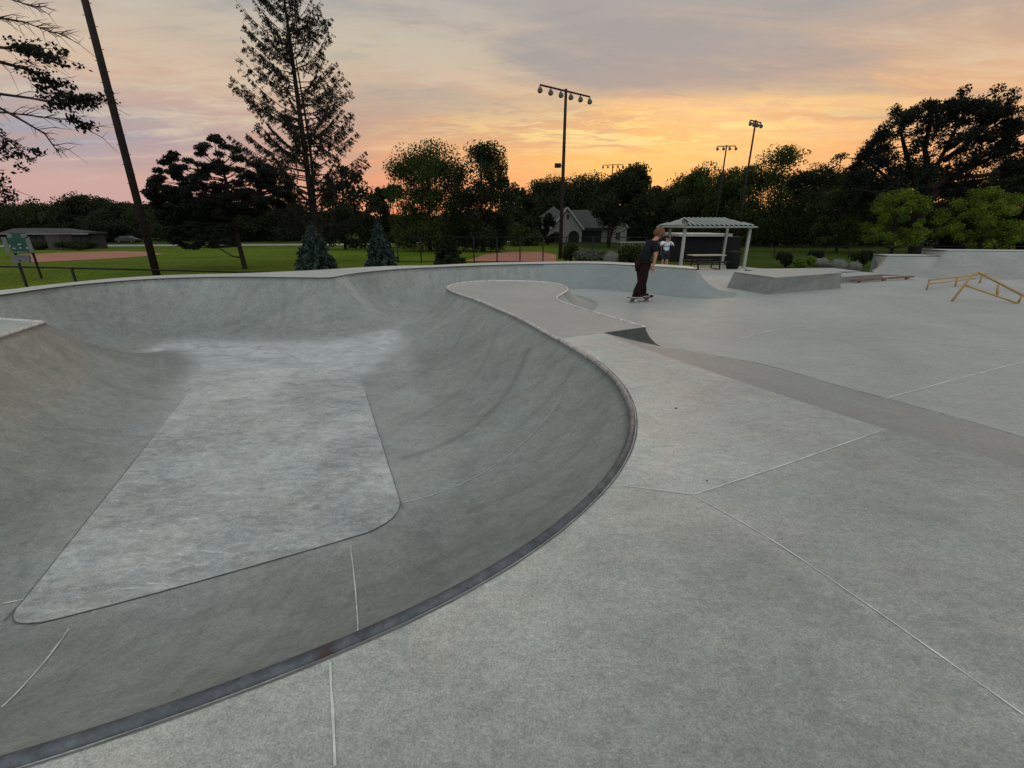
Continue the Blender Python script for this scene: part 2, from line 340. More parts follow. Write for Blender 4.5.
fl = [(0, 294.6), (35, 289.8), (70, 285.3), (110, 281.6), (152, 278.7), (200, 277.0), (240, 276.6), (295, 277.2), (326, 277.4), (337, 276.3), (350, 274), (372, 271.2), (404, 268.6), (430, 267.4), (463, 265.9), (497, 264.7), (540, 263.8), (584, 263.4), (610, 264.0), (637, 265.4), (667, 267), (697, 269.0)]
FAR = catmull([(-9.45, 7.75, LZ, 2.0)]+[(*at(a, b, LZ), LZ, 2.4 if a < 430 else (2.0 if a < 500 else 1.35)) for a, b in fl])
SW = np.vstack([ISLAND, STUB[1:]])
K0 = at(603, 332.6, 0); E0 = (1.99, 6.58); F0 = at(667, 348.5, -.38)
KED = catmull([K0, at(640, 347, 0), at(716, 373.5, 0), at(800, 401, 0), at(872, 424.5, 0), at(960, 451.5, 0), at(1024, 471, 0), (3.2, 1.2), (3.3, -1), (3.4, -6)], .1)
FOOT = catmull([F0, at(760, 364.5, -.38), at(830, 384, -.38), at(920, 408.5, -.38), at(1024, 439, -.38), (4.95, 2.4), (5.0, -1), (5.0, -6)], .1)
def near(P, L):
    """distance of points P (n,2) to polyline L (m,4) and the height and radius there"""
    best = np.full(len(P), 1e9); zz = np.zeros(len(P)); rr = np.zeros(len(P)); foot = np.zeros((len(P), 2))
    for i in range(len(L)-1):
        a, b = L[i], L[i+1]; d = b[:2]-a[:2]; q = P-a[:2]; t = np.clip(q@d/(d@d+1e-12), 0, 1)
        c = a[:2]+t[:, None]*d; s = ((P-c)**2).sum(1); m = s < best
        best[m] = s[m]; foot[m] = c[m]
        if L.shape[1] > 2:
            zz[m] = (a[2]+t*(b[2]-a[2]))[m]; rr[m] = (a[3]+t*(b[3]-a[3]))[m]
    return np.sqrt(best), zz, rr, foot
def inside(P, ring):
    c = np.zeros(len(P), bool); x, y = P[:, 0], P[:, 1]; n = len(ring)
    for i in range(n):
        x1, y1 = ring[i][:2]; x2, y2 = ring[(i+1) % n][:2]
        if y1 == y2: continue
        m = ((y1 > y) != (y2 > y)) & (x < (x2-x1)*(y-y1)/(y2-y1)+x1); c ^= m
    return c
SWc = np.vstack([SW[:-1:2], SW[-1:]]); FARc = np.vstack([FAR[:-1:2], FAR[-1:]])
def sstep(t): t = np.clip(t, 0, 1); return t*t*(3-2*t)
GY = [-80, 17, 21, 27, 45, 90, 3000]; GZ = [-.38, -.38, -.60, -1.0, -1.6, -2.5, -2.5]
def gz(y): return np.interp(y, GY, GZ)
def floor_z(x, y):
    bowl = -1.0+.2*sstep((y-7.3+.06*x)/2.4)
    c = np.interp(y, [3, 6.5, 8, 9.5, 11, 16], [2.4, 1.5, .85, .3, .1, .1]); w = np.interp(y, [8, 9.5, 12, 16], [.12, .4, 1.8, 1.9])
    t = sstep((x-c+w)/(2*w)); street = gz(y)
    return bowl*(1-t)+street*t
def surf(x, y):
    x = np.atleast_1d(np.asarray(x, float)); y = np.atleast_1d(np.asarray(y, float)); P = np.stack([x, y], 1)
    fz = floor_z(x, y); z = fz.copy(); rel = np.zeros(len(x))
    for L in (SWc, FARc):
        s, lz, r, _ = near(P, L); h = np.maximum(lz-fz, .01); r = np.maximum(r, h)
        run = np.sqrt(2*r*h-h*h); u = np.clip(run-s, 0, None); u = np.minimum(u, run)
        q = fz+r-np.sqrt(np.maximum(r*r-u*u, 0)); z = np.maximum(z, q); rel = np.maximum(rel, u/run)
    return z, rel
def px_curve(L, z=None, zf=None):
    """points of the bowl wall hit by the given rays"""
    out = []
    for a, b in L:
        zc = -.5
        for _ in range(40):
            x, y = at(a, b, zc); zn = float(surf(x, y)[0][0]); zc += (zn-zc)*.35
        out.append(at(a, b, zc))
    return out
# ---- the sunk concrete surface: one field, split into the bowl and the street course
AX = FAR[-1][:2]
ring = [tuple(q[:2]) for q in SW]+[tuple(q[:2]) for q in FAR]+[(AX[0]+.25, AX[1]+.35), (AX[0]+.1, AX[1]+1.6), (6.1, 19), (6.3, 30.5), (14.5, 30.5), (14.5, 20.4), (34, 20.4), (34, -6)]+[tuple(q[:2]) for q in FOOT[::-1]]
RING = np.array(ring+[ring[0]])
def axis(segs):
    out = []
    for a, b, s in segs: out += list(np.arange(a, b-1e-6, s))
    return np.array(out)
gx = axis([(-10.2, -7.6, .055), (-7.6, 2.6, .045), (2.6, 7, .07), (7, 13, .15), (13, 34.3, .4)])
gy = axis([(-6.2, .3, .2), (.3, 8, .045), (8, 16.2, .06), (16.2, 30.8, .25)])
GX, GYY = np.meshgrid(gx, gy); PP = np.stack([GX.ravel(), GYY.ravel()], 1)
ins = inside(PP, ring)
cx = np.gradient(gx); cy = np.gradient(gy); cell = np.sqrt(np.outer(cy, cx)).ravel()
dr, _, _, ft = near(PP, RING)
sn = dr < cell*.62
PP[sn] = ft[sn]; keep = ins | sn
zz = np.zeros(len(PP)); rel = np.zeros(len(PP)); zz[keep], rel[keep] = surf(PP[keep, 0], PP[keep, 1])
ARC = np.zeros(len(PP)); DST = np.full(len(PP), 9.); 
for L_, o_ in ((SWc, 0.), (FARc, 60.)):
    al = np.r_[0, np.cumsum(np.linalg.norm(np.diff(L_[:, :2], axis=0), axis=1))]+o_
    d_, a_, _, _ = near(PP, np.column_stack([L_[:, :2], al, al])); m_ = d_ < DST; ARC[m_] = a_[m_]; DST[m_] = d_[m_]
RIS = sstep((rel-.04)/.3)
MARK = np.zeros(len(PP)); rk = random.Random(31)
marks = [([(528, 350), (512, 385), (482, 420), (440, 446), (402, 458)], .9), ([(574, 364), (564, 382), (545, 402), (515, 430)], .7), ([(470, 318), (452, 350), (425, 372), (395, 390)], .5), ([(497, 332), (478, 372), (445, 402), (400, 424)], .5),
    ([(605, 420), (575, 455), (530, 485), (470, 510)], .5), ([(585, 480), (520, 520), (440, 560), (360, 590)], .4), ([(240, 282), (262, 300), (275, 318)], .4), ([(300, 283), (285, 305), (255, 322)], .5), ([(150, 290), (190, 312), (240, 322)], .4),
    ([(60, 350), (110, 385), (170, 400)], .5), ([(20, 400), (80, 430), (150, 437)], .5), ([(10, 470), (60, 490), (110, 487)], .45), ([(300, 560), (230, 600), (140, 640)], .4), ([(420, 280), (405, 295), (390, 312)], .4)]
nb = (PP[:, 0] < 1.3) & (PP[:, 1] < 16)
for L_, a_ in marks:
    W_ = catmull(px_curve(L_), .15); d_, _, _, _ = near(PP[nb], W_); MARK[nb] = np.maximum(MARK[nb], a_*np.exp(-(d_/.045)**2))
nx, ny = len(gx), len(gy); idx = np.arange(nx*ny).reshape(ny, nx)
F = np.stack([idx[:-1, :-1], idx[:-1, 1:], idx[1:, 1:], idx[1:, :-1]], -1).reshape(-1, 4)
F = F[keep[F].all(1)]
F = F[(~sn[F]).any(1) | inside(PP[F].mean(1), ring)]
cen = PP[F].mean(1)
st_side = ((cen[:, 0] > .95+.15*(cen[:, 1]-12)) & (cen[:, 1] > 11.9)) | ((cen[:, 0] > 1.0) & (cen[:, 1] > 8.5)) | ((cen[:, 0] > 1.35) & (cen[:, 1] > -7) & (cen[:, 1] <= 8.5))
dd, _, _, _ = near(cen, np.array([[1.99, 6.58], [1.38, 7.89], [1.0, 8.8], [.93, 9.4], [1.3, 10.6]]))
st_side |= (cen[:, 0] > .6) & (cen[:, 1] > 8) & (cen[:, 1] < 11.9)
def field(name, Fs, mats, parent=None):
    used = np.unique(Fs); rm = np.full(len(PP), -1); rm[used] = np.arange(len(used)); V = np.column_stack([PP[used], zz[used]])
    me = bpy.data.meshes.new(name); me.vertices.add(len(V)); me.vertices.foreach_set('co', V.ravel())
    G = rm[Fs]; me.loops.add(G.size); me.loops.foreach_set('vertex_index', G.ravel().astype(np.int32))
    me.polygons.add(len(G)); me.polygons.foreach_set('loop_start', np.arange(0, G.size, 4, dtype=np.int32)); me.update(); me.validate()
    a = me.attributes.new('tone_mask', 'FLOAT', 'POINT'); x, y = V[:, 0], V[:, 1]; rl = rel[used]; street = 'street' in name
    tone_mask = (1-sstep((rl-.03)/.20))*(.10+.90*sstep((y-5.7)/1.7))*(1-.6*sstep((x-0.)/2))*np.where(y < 12.2, 1-.92*sstep((x+2.75-.15*(y-7.6))/.45), 1-.3*sstep((x+2)/2));  # flat floor paler towards the far end, partly as painted reflection
    if not street:
        a0 = np.array([-4.3, 11.15]); b0 = np.array([-2.5, 10.5]); q0 = V[:, :2]-a0; dv0 = b0-a0; t0 = np.clip(q0@dv0/(dv0@dv0), 0, 1); dd0 = np.linalg.norm(q0-t0[:, None]*dv0, axis=1)
        tone_mask = np.maximum(tone_mask, .55*(1-.5*t0)*np.exp(-(dd0/(.26+.45*t0))**2))
    if street: tone_mask = sstep(rl/.05)*(y > 10)*(1-sstep((rl-.0)/1.)*.15)
    a.data.foreach_set('value', tone_mask.astype(np.float32))
    for nm_, arr in (('arc', ARC), ('dist', DST), ('rise', RIS), ('mark', MARK)):
        q_ = me.attributes.new(nm_, 'FLOAT', 'POINT'); q_.data.foreach_set('value', arr[used].astype(np.float32))
    b = me.attributes.new('warm', 'FLOAT', 'POINT')
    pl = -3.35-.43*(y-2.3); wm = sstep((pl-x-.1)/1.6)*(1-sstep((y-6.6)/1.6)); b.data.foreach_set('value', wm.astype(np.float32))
    return link(name, me, mats, parent, True)
bowl = empty('skate_bowl', (0, 0, 0), 'smooth grey concrete skate bowl with curved walls and a paler flat floor panel', 'skate bowl')
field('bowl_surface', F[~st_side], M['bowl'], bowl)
tag(field('street_course_floor', F[st_side], M['street']), kind='structure')
# ---- flat pale panel in the bottom of the bowl, its outline cut with rounded corners
def rounded(poly, r, n=8):
    out = []; m = len(poly)
    for i in range(m):
        p = np.array(poly[i], float); a = np.array(poly[i-1], float)-p; b = np.array(poly[(i+1) % m], float)-p
        rr = r[i] if isinstance(r, (list, tuple)) else r
        if rr <= 0: out.append(tuple(p)); continue
        a /= np.linalg.norm(a); b /= np.linalg.norm(b); p0, p1 = p+a*rr, p+b*rr
        for k in range(n+1):
            t = k/n; out.append(tuple((1-t)**2*p0+2*t*(1-t)*p+t*t*p1))
    return out
ZP = -1.0
pr = rounded([at(-8, 643, ZP), at(407, 523, ZP), at(357, 366, ZP), at(205, 372, ZP)], [.34, .42, .02, .02])
def dense(L, step):
    out = []
    for i in range(len(L)):
        a = np.array(L[i]); b = np.array(L[(i+1) % len(L)]); n = max(1, int(np.linalg.norm(b-a)/step))
        out += [tuple(a+(b-a)*k/n) for k in range(n)]
    return out
def draped(name, outline, step, zfun, dz, m, parent=None, kind=None):
    L = dense(outline, step); A = np.array(L); lo, hi = A.min(0), A.max(0)
    g = np.array([(x, y) for x in np.arange(lo[0], hi[0], step) for y in np.arange(lo[1], hi[1], step)])
    if len(g):
        k = inside(g, L); d, _, _, _ = near(g, np.array(L+[L[0]])); g = g[k & (d > step*.5)]
    V = [Vector(q) for q in L]+[Vector(q) for q in g]; n = len(L)
    v, e, f, _, _, _ = delaunay_2d_cdt(V, [], [list(range(n))], 1, 1e-5)
    xy = np.array([(q.x, q.y) for q in v]); z = zfun(xy[:, 0], xy[:, 1])+dz
    me = bpy.data.meshes.new(name); me.from_pydata([(a, b, c) for (a, b), c in zip(xy, z)], [], [tuple(q) for q in f]); me.update()
    for pp in me.polygons:
        if pp.normal.z < 0: pp.flip()
    o = link(name, me, m, parent, True)
    if kind: o['kind'] = kind
    return o
sz = lambda x, y: surf(x, y)[0]
draped('floor_panel', pr, .09, sz, .006, M['panel'], bowl)
def ribbon(name, pts, w, zfun, dz, m, parent=None, step=.05, end=None):
    L = catmull([(a, b) for a, b in pts], step); mb = MB(); vs = []; rnd = random.Random(len(pts)*7+int(abs(pts[0][0])*100))
    for i in range(len(L)):
        d = L[min(i+1, len(L)-1)]-L[max(i-1, 0)]; d = d/np.linalg.norm(d); nrm = np.array([-d[1], d[0]])
        ww = w*.72*(.65+.7*rnd.random())/2; j = (rnd.random()-.5)*w*.25
        for sgn in (-1, 1):
            q = L[i]+nrm*(ww*sgn+j); vs.append((q[0], q[1], float(zfun(q[0], q[1])[0] if zfun else 0)+dz))
    mb.add(vs, [(2*i, 2*i+1, 2*i+3, 2*i+2) for i in range(len(L)-1)])
    return mb.build(name, m, parent)
ol = pr+[pr[0]]
prn = np.array(pr); fi = int(np.argmax(prn[:, 1]-prn[:, 0]*0+(prn[:, 0] < -4)*.0))
near_l, far_r, far_l = 0, [k for k in range(len(pr)) if pr[k][1] > 7 and pr[k][0] > -4][0], [k for k in range(len(pr)) if pr[k][1] > 7 and pr[k][0] < -4][-1]
ribbon('panel_joint', [tuple(np.array(pr[far_l])*.5+np.array(pr[0])*.5)]+pr[0:far_r]+[tuple(np.array(pr[far_r-1])*.35+np.array(pr[far_r])*.65)], .008, sz, .009, M['dark_joint'], bowl, .08)
ribbon('wall_joint', px_curve([(350.5, 546), (355, 585), (357.5, 636)]), .010, sz, .006, M['joint'], bowl, .08)
ribbon('wall_joint', px_curve([(69, 629), (40, 668), (2, 708)]), .011, sz, .006, M['joint'], bowl, .08)
ribbon('wall_joint', px_curve([(403, 503), (450, 489), (500, 462), (545, 420), (562, 395)]), .009, sz, .006, M['joint'], bowl, .08)
ribbon('wall_joint', px_curve([(85, 441), (105, 444), (126, 443.5)]), .009, sz, .006, M['joint'], bowl, .08)
ribbon('wall_joint', px_curve([(165, 441), (225, 434), (300, 426), (345, 420)]), .010, sz, .009, M['joint'], bowl, .1)
ribbon('wall_joint', px_curve([(2, 604), (14, 602), (26, 599)]), .010, sz, .006, M['joint'], bowl, .08)
# ---- decks
def deck(name, outline, z, thick, m, label=None, cat=None, kind='structure', grid=0):
    V = [Vector(q[:2]) for q in outline]; n = len(V)
    if grid:
        g = np.array([(x, y) for x in np.arange(-7, 5, grid) for y in np.arange(-3, 9, grid)]); k_ = inside(g, outline); d_, _, _, _ = near(g, np.array([q[:2] for q in outline]+[outline[0][:2]])); g = g[k_ & (d_ > grid*.4)]; V += [Vector(q) for q in g]
    v, e, f, _, _, _ = delaunay_2d_cdt(V, [], [list(range(n))], 1, 1e-5)
    vs = [(q.x, q.y, z) for q in v]; k = len(vs); mb = MB(); mb.add(vs, [])
    for q in f:
        a = [vs[i] for i in q]; ar = sum(a[i-1][0]*a[i][1]-a[i][0]*a[i-1][1] for i in range(len(a)))
        mb.f.append(tuple(q) if ar > 0 else tuple(q)[::-1])
    A = [(q.x, q.y) for q in V[:n]]; ar = sum(A[i-1][0]*A[i][1]-A[i][0]*A[i-1][1] for i in range(n))
    if ar < 0: A = A[::-1]
    mb.add([(a, b, z) for a, b in A]+[(a, b, z-thick) for a, b in A], [(i, n+i, n+(i+1) % n, (i+1) % n) for i in range(n)])
    o = mb.build(name, m)
    if grid:
        co = np.array(mb.v)[:, :2]; d_, _, _, _ = near(co, ISLAND[iM_:, :2]); at_ = o.data.attributes.new('edge', 'FLOAT', 'POINT'); at_.data.foreach_set('value', np.exp(-(d_/.60)**1.3).astype(np.float32))
    return tag(o, label, cat, kind=kind)
iM_ = int(np.argmin([math.hypot(q[0]-.66, q[1]-6.01) for q in ISLAND]))
def thin(L, k=1): return [tuple(q[:2]) for q in L[::k]]+([tuple(L[-1][:2])] if (len(L)-1) % k else [])
cut_w = at(553, 337.5, 0); cut_e = at(599, 333, 0)
isl_i = int(np.argmin([math.hypot(q[0]-cut_w[0], q[1]-cut_w[1]) for q in ISLAND])); cw = tuple(ISLAND[isl_i][:2])
deck('island_deck', thin(ISLAND[:isl_i+1])+[(cut_e[0], cut_e[1]), K0], 0, .06, M['island'])
jw = at(693, 495.5, 0); ji = int(np.argmin([math.hypot(q[0]-at(620, 486, 0)[0], q[1]-at(620, 486, 0)[1]) for q in ISLAND]))
ke = int(np.argmin([math.hypot(q[0]-at(879, 431, 0)[0], q[1]-at(879, 431, 0)[1]) for q in KED])); kq = int(np.argmin([abs(q[1]+2.6) for q in KED])); KL = [tuple(q) for q in KED]
deck('deck_slab', thin(ISLAND[isl_i:ji+1])+[jw]+KL[:ke+1][::-1]+[(cut_e[0], cut_e[1])], 0, .06, M['deck_pale'], grid=.2)
deck('deck_slab', [jw]+KL[ke:kq+1][::1][::-1][:1]+KL[ke:kq][::-1], 0, .06, M['deck_grey'], grid=.2)
deck('deck_slab', thin(ISLAND[ji:])+thin(STUB[1:])+[(-14, 7.6), (-14, -6)]+KL[kq:][::-1]+[jw], 0, .06, M['deck'], grid=.2)
mb = MB()                                                       # edge of the deck in the bank and at the far left
vs = [(q[0], q[1], 0) for q in KED]; nk = 60
def resample(L, n):
    L = np.array(L)[:, :2]; s = np.r_[0, np.cumsum(np.linalg.norm(np.diff(L, axis=0), axis=1))]; t = np.linspace(0, s[-1], n)
    return np.column_stack([np.interp(t, s, L[:, 0]), np.interp(t, s, L[:, 1])])
ka, fa = KED, resample(FOOT, len(KED)); fa[0] = F0
V = []; FF = []; nj = 6
for i in range(len(ka)):
    for j in range(nj+1):
        t = j/nj*1.05; V.append((ka[i][0]*(1-t)+fa[i][0]*t, ka[i][1]*(1-t)+fa[i][1]*t, -.002-.374*t))
for i in range(len(ka)-1):
    for j in range(nj): a = i*(nj+1)+j; FF.append((a, a+nj+1, a+nj+2, a+1))
mb.add(V, FF); o = mb.build('bank_slope', M['bank']); o['kind'] = 'structure'
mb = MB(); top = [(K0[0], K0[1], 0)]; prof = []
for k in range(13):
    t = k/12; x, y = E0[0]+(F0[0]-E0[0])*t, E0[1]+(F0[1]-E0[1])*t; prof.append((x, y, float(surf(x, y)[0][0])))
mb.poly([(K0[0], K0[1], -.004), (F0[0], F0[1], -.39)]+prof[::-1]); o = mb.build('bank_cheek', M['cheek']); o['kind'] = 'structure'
bk = [(0, 290.2), (35, 286.0), (70, 282.4), (110, 278.6), (152, 275.8), (200, 274.0), (240, 273.2), (290, 271.2), (330, 269.2), (360, 267.3), (395, 265.8), (430, 265.2), (465, 263.6), (497, 262.4), (540, 261.6), (584, 261.2), (610, 261.8), (637, 263.2), (667, 264.6), (692, 266.4)]
BACK = catmull([(-10.6, 7.7)]+[at(a, b, LZ) for a, b in bk], .2)
deck('far_deck', thin(FAR, 1)+[tuple(q) for q in BACK[::-1]], LZ, 2.2, M['far_deck'])
# wall end face
# ---- coping
def coping(name, L, dz, r, m, parent):
    mb = MB(); mb.tube([(q[0], q[1], q[2]+dz) for q in L], r, 10); return mb.build(name, m, parent, True)
iT = int(np.argmin([math.hypot(q[0]+1.5, q[1]-10.9) for q in ISLAND]))
iM = int(np.argmin([math.hypot(q[0]-.66, q[1]-6.01) for q in ISLAND]))
coping('coping', ISLAND, -.006, .027, M['steel'], bowl)
coping('coping', FAR, -.016, .017, M['far_coping'], bowl)
coping('coping', STUB, -.008, .031, M['steel'], bowl)
def offset(L, d):
    L = np.array(L)[:, :2]; t = np.gradient(L, axis=0); t /= np.linalg.norm(t, axis=1)[:, None]; return L+np.stack([t[:, 1], -t[:, 0]], 1)*d
OFF = offset(ISLAND, .036)
if inside(OFF[len(OFF)//2][None], ring)[0]: OFF = offset(ISLAND, -.036)
tag(ribbon('coping_joint', [tuple(q) for q in OFF[iM-60::6]], .012, None, .003, M['dark_joint'], None, .1), kind='structure')
# ---- joints in the deck and in the street floor
J = lambda nm, L, w, m=M['joint'], dz=.004: tag(ribbon(nm, [at(a, b, 0) for a, b in L], w, None, dz, m, None, .1), kind='structure')
J('deck_joint', [(622, 486), (655, 490), (693, 495)], .011)
J('deck_joint', [(693, 495), (790, 463), (878, 432)], .011)
J('deck_joint', [(693, 496), (760, 533), (860, 600), (1023, 715)], .008)
J('deck_joint', [(330, 663), (333, 712), (335, 767)], .011)
J('deck_joint', [(556, 338), (575, 336), (596, 333.5)], .012, M['dark_joint'])
zst = lambda x, y: surf(x, y)[0]
for L, w, m in (([(884, 399), (950, 381), (1023, 362)], .02, M['joint']), ([(735, 340), (790, 328), (840, 334), (1023, 352)], .02, M['joint']), ([(600, 306), (700, 318), (790, 330)], .015, M['joint'])):
    tag(ribbon('floor_joint', [at(a, b, -.38) for a, b in L], w, zst, .004, m, None, .3), kind='structure')
FO_ = offset(FOOT, .014); FO_ = offset(FOOT, -.014) if FO_[20][0] < FOOT[20][0] else FO_
tag(ribbon('foot_joint', [tuple(q[:2]) for q in FO_[::3]], .014, None, -.372, M['dark_joint'], None, .2), kind='structure')
def pebble(px, py, r, label):
    x, y = at(px, py, 0); bm = bmesh.new(); bmesh.ops.create_icosphere(bm, subdivisions=2, radius=r)
    rp = random.Random(px)
    for v in bm.verts: v.co *= .8+.4*rp.random(); v.co.z = v.co.z*.5
    me = bpy.data.meshes.new('pebble'); bm.to_mesh(me); bm.free(); o = link('pebble', me, M['shade'], None, True); o.location = (x, y, r*.35); tag(o, label, 'pebble')
pebble(676, 408.5, .009, 'tiny dark pebble on the palest deck slab near the coping')
pebble(707, 481, .005, 'tiniest dark pebble beside the meeting point of the deck joints')
# ------------------------------------------------------------------ ground
tx = axis([(-420, -60, 12), (-60, -14, 1.5), (-14, 40, .3), (40, 60, 2), (60, 421, 12)])
ty = axis([(-60, -8, 4), (-8, 22, .3), (22, 60, 1), (60, 160, 4), (160, 700, 20)])
TX, TY = np.meshgrid(tx, ty); TP = np.stack([TX.ravel(), TY.ravel()], 1)
park = [(-14, -6), (-14, 7.6), (-10.5, 7.75)]+[tuple(q) for q in BACK[::3]]+[tuple(RING[len(SW)+len(FAR)+1]), (6.1, 19), (6.3, 30.5), (14.5, 30.5), (14.5, 20.4), (34, 20.4), (34, -6)]
pin = inside(TP, park); pd, _, _, _ = near(TP, np.array([p[:2] for p in park]+[park[0]]))
sd = np.where(pin, -pd, pd)
rs = np.random.RandomState(3)
base = gz(TP[:, 1])-.10
nearleft = np.clip((10-TP[:, 0])/16, 0, 1)*np.clip(1-(TP[:, 1]-12)/20, 0, 1)
base = base-.55*np.where((TP[:, 1] > 6), np.clip((13-TP[:, 0])/6, 0, 1), 0)*np.clip(1-np.abs(TP[:, 1]-16)/12, 0, 1)
tz = np.where(sd < -.55, base-2.2, base)
me = bpy.data.meshes.new('lawn'); nx2, ny2 = len(tx), len(ty); me.vertices.add(len(TP)); me.vertices.foreach_set('co', np.column_stack([TP, tz]).ravel())
idx = np.arange(nx2*ny2).reshape(ny2, nx2); F2 = np.stack([idx[:-1, :-1], idx[:-1, 1:], idx[1:, 1:], idx[1:, :-1]], -1).reshape(-1, 4)
me.loops.add(F2.size); me.loops.foreach_set('vertex_index', F2.ravel().astype(np.int32)); me.polygons.add(len(F2)); me.polygons.foreach_set('loop_start', np.arange(0, F2.size, 4, dtype=np.int32)); me.update(); me.validate()
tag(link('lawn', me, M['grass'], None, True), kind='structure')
def ground(px, py):                       # point of the ground hit by a ray
    Y = 40.
    a = PITCH+math.atan((py-384)/FPX)
    for _ in range(60): z = float(gz(Y))-.1; Y = .5*Y+.5*(EYE-z)/math.tan(a)
    v = P3(px, py, Y); return (v.x, Y)
gl = lambda x, y: gz(y)-.1
def sheet(name, L, dz, m, step=1.5): return draped(name, [ground(a, b) for a, b in L], step, gl, dz, m, None, 'structure')
sheet('infield_dirt', [(30, 263), (70, 261), (110, 259), (150, 256), (163, 254.5), (150, 252), (120, 251.5), (60, 253), (20, 255), (20, 260)], .03, M['dirt'], 2)
sheet('infield_dirt', [(462, 262), (500, 262), (556, 262), (556, 255), (540, 252), (510, 252), (484, 255)], .03, M['dirt'], 1)
sheet('service_road', [(-60, 247.6), (200, 246.0), (340, 245.5), (430, 243.5), (545, 241.5), (545, 240.7), (430, 242.4), (340, 244), (200, 244.6), (-60, 246)], .05, M['asphalt'], 4)
sheet('street', [(840, 240.6), (1090, 241.4), (1090, 239.4), (840, 238.9)], .05, M['asphalt'], 4)
# ------------------------------------------------------------------ ledges, rails and the right-hand ramp
def ledge(label, B, T, name='grind_ledge', group=None):
    c = (sum(p[0] for p in B)/4, sum(p[1] for p in B)/4, B[0][2]); t = empty(name, c, label, 'ledge', group)
    mb = MB(); mb.hexa([Vector(p)-Vector(c) for p in B], [Vector(p)-Vector(c) for p in T]); mb.build('block', M['ledge'], t, bevel=.006)
    mb = MB(); tt = [Vector(p)-Vector(c) for p in T]; m = sum(tt, Vector())/4
    e = [p+(p-m).normalized()*.012 for p in tt]; mb.hexa([p+Vector((0, 0, .003)) for p in e], [p+Vector((0, 0, .028)) for p in e]); mb.build('top_slab', M['ledge_top'], t, bevel=.008)
    return t
zf = -.38
def b3(L, z): return [(a, b, z) for a, b in L]
B = [(6.98, 12.42), (9.95, 13.72), (9.7, 15.2), (6.55, 13.85)]; T = [(7.20, 12.50), (9.93, 13.80), (9.65, 15.1), (6.80, 14.05)]
ledge('long wedge-ended grey concrete ledge in front of the picnic pavilion', b3(B, zf-.02), b3(T, .05))
def box_ledge(a, b, w, h, label):
    a = Vector((*a, 0)); b = Vector((*b, 0)); d = (b-a).normalized(); n = Vector((-d.y, d.x, 0))*w
    L = [a, b, b+n, a+n]; z0 = float(gz(min(a.y, b.y)))
    ledge(label, [(p.x, p.y, z0-.05) for p in L], [(p.x, p.y, z0+h) for p in L])
box_ledge((9.2, 16.6), (12.9, 17.0), 1.3, .16, 'low flat grey concrete pad behind the wedge-ended ledge')
box_ledge((10.6, 14.9), (12.9, 15.9), .7, .18, 'short low grey concrete ledge off the right end of the wedge-ended ledge')
# rusty flat bar
a = at(853, 283, zf); b = at(912, 279, zf); t = empty('flat_bar', (a[0], a[1], zf), 'low rusty brown flat bar lying across the pale street floor', 'grind bar')
mb = MB(); ang = math.atan2(b[1]-a[1], b[0]-a[0]); ln = math.hypot(b[0]-a[0], b[1]-a[1])
mb.box((ln/2*math.cos(ang), ln/2*math.sin(ang), .085), (ln, .09, .06), ang); mb.build('bar', M['rust'], t, bevel=.01)
for k in (.1, .5, .9):
    mb = MB(); mb.box((ln*k*math.cos(ang), ln*k*math.sin(ang), .025), (.1, .08, .07), ang); mb.build('leg', M['rust'], t)
def rail(label, top, low, posts, r=.024):
    o = empty('grind_rail', (*top[0][:2], zf), label, 'handrail'); c = Vector((*top[0][:2], zf))
    f = lambda L: [Vector(p)-c for p in L]
    mb = MB(); mb.tube(f(top), r, 10); mb.build('top_rail', M['yellow'], o, True)
    if low: mb = MB(); mb.tube(f(low), r*.8, 8); mb.build('lower_rail', M['yellow'], o, True)
    for p in posts: mb = MB(); mb.tube(f(p), r*.9, 8); mb.build('post', M['yellow'], o, True)
    return o
# flat rail
a = Vector((*at(926, 290, zf), 0)); b = Vector((*at(981, 283, zf), 0)); zt = -.09
q = lambda t, z: (a.x+(b.x-a.x)*t, a.y+(b.y-a.y)*t, z)
rail('low flat yellow grind rail on short posts, left of the peaked one', [q(0, zt), q(1.05, zt)], [q(.02, zt-.12), q(.85, zt-.12)], [[q(.01, zf), q(.01, zt)], [q(.5, zf), q(.5, zt)], [q(.97, zf), q(.97, zt)]])
# kinked rail
a = P3(952, 301, 11.3); pk = P3(973, 274, 11.45); en = P3(1024, 296, 10.9); a.z = zf
lerp = lambda p, q_, t: tuple(p.lerp(q_, t)); l0 = P3(966, 285.5, 11.4); l1 = P3(1017, 304.5, 10.95)
pk2 = P3(979, 272.5, 11.4)
rail('peaked yellow grind rail rising then sloping down at the right edge of the street floor', [tuple(a), tuple(pk), tuple(pk2), tuple(en)], [tuple(l0), tuple(P3(1017, 303, 10.95))],
     [[lerp(pk, en, .5), tuple(P3(997, 297.0, 11.15))], [lerp(pk, en, .97), tuple(P3(1018, 303, 10.95))]], .026)
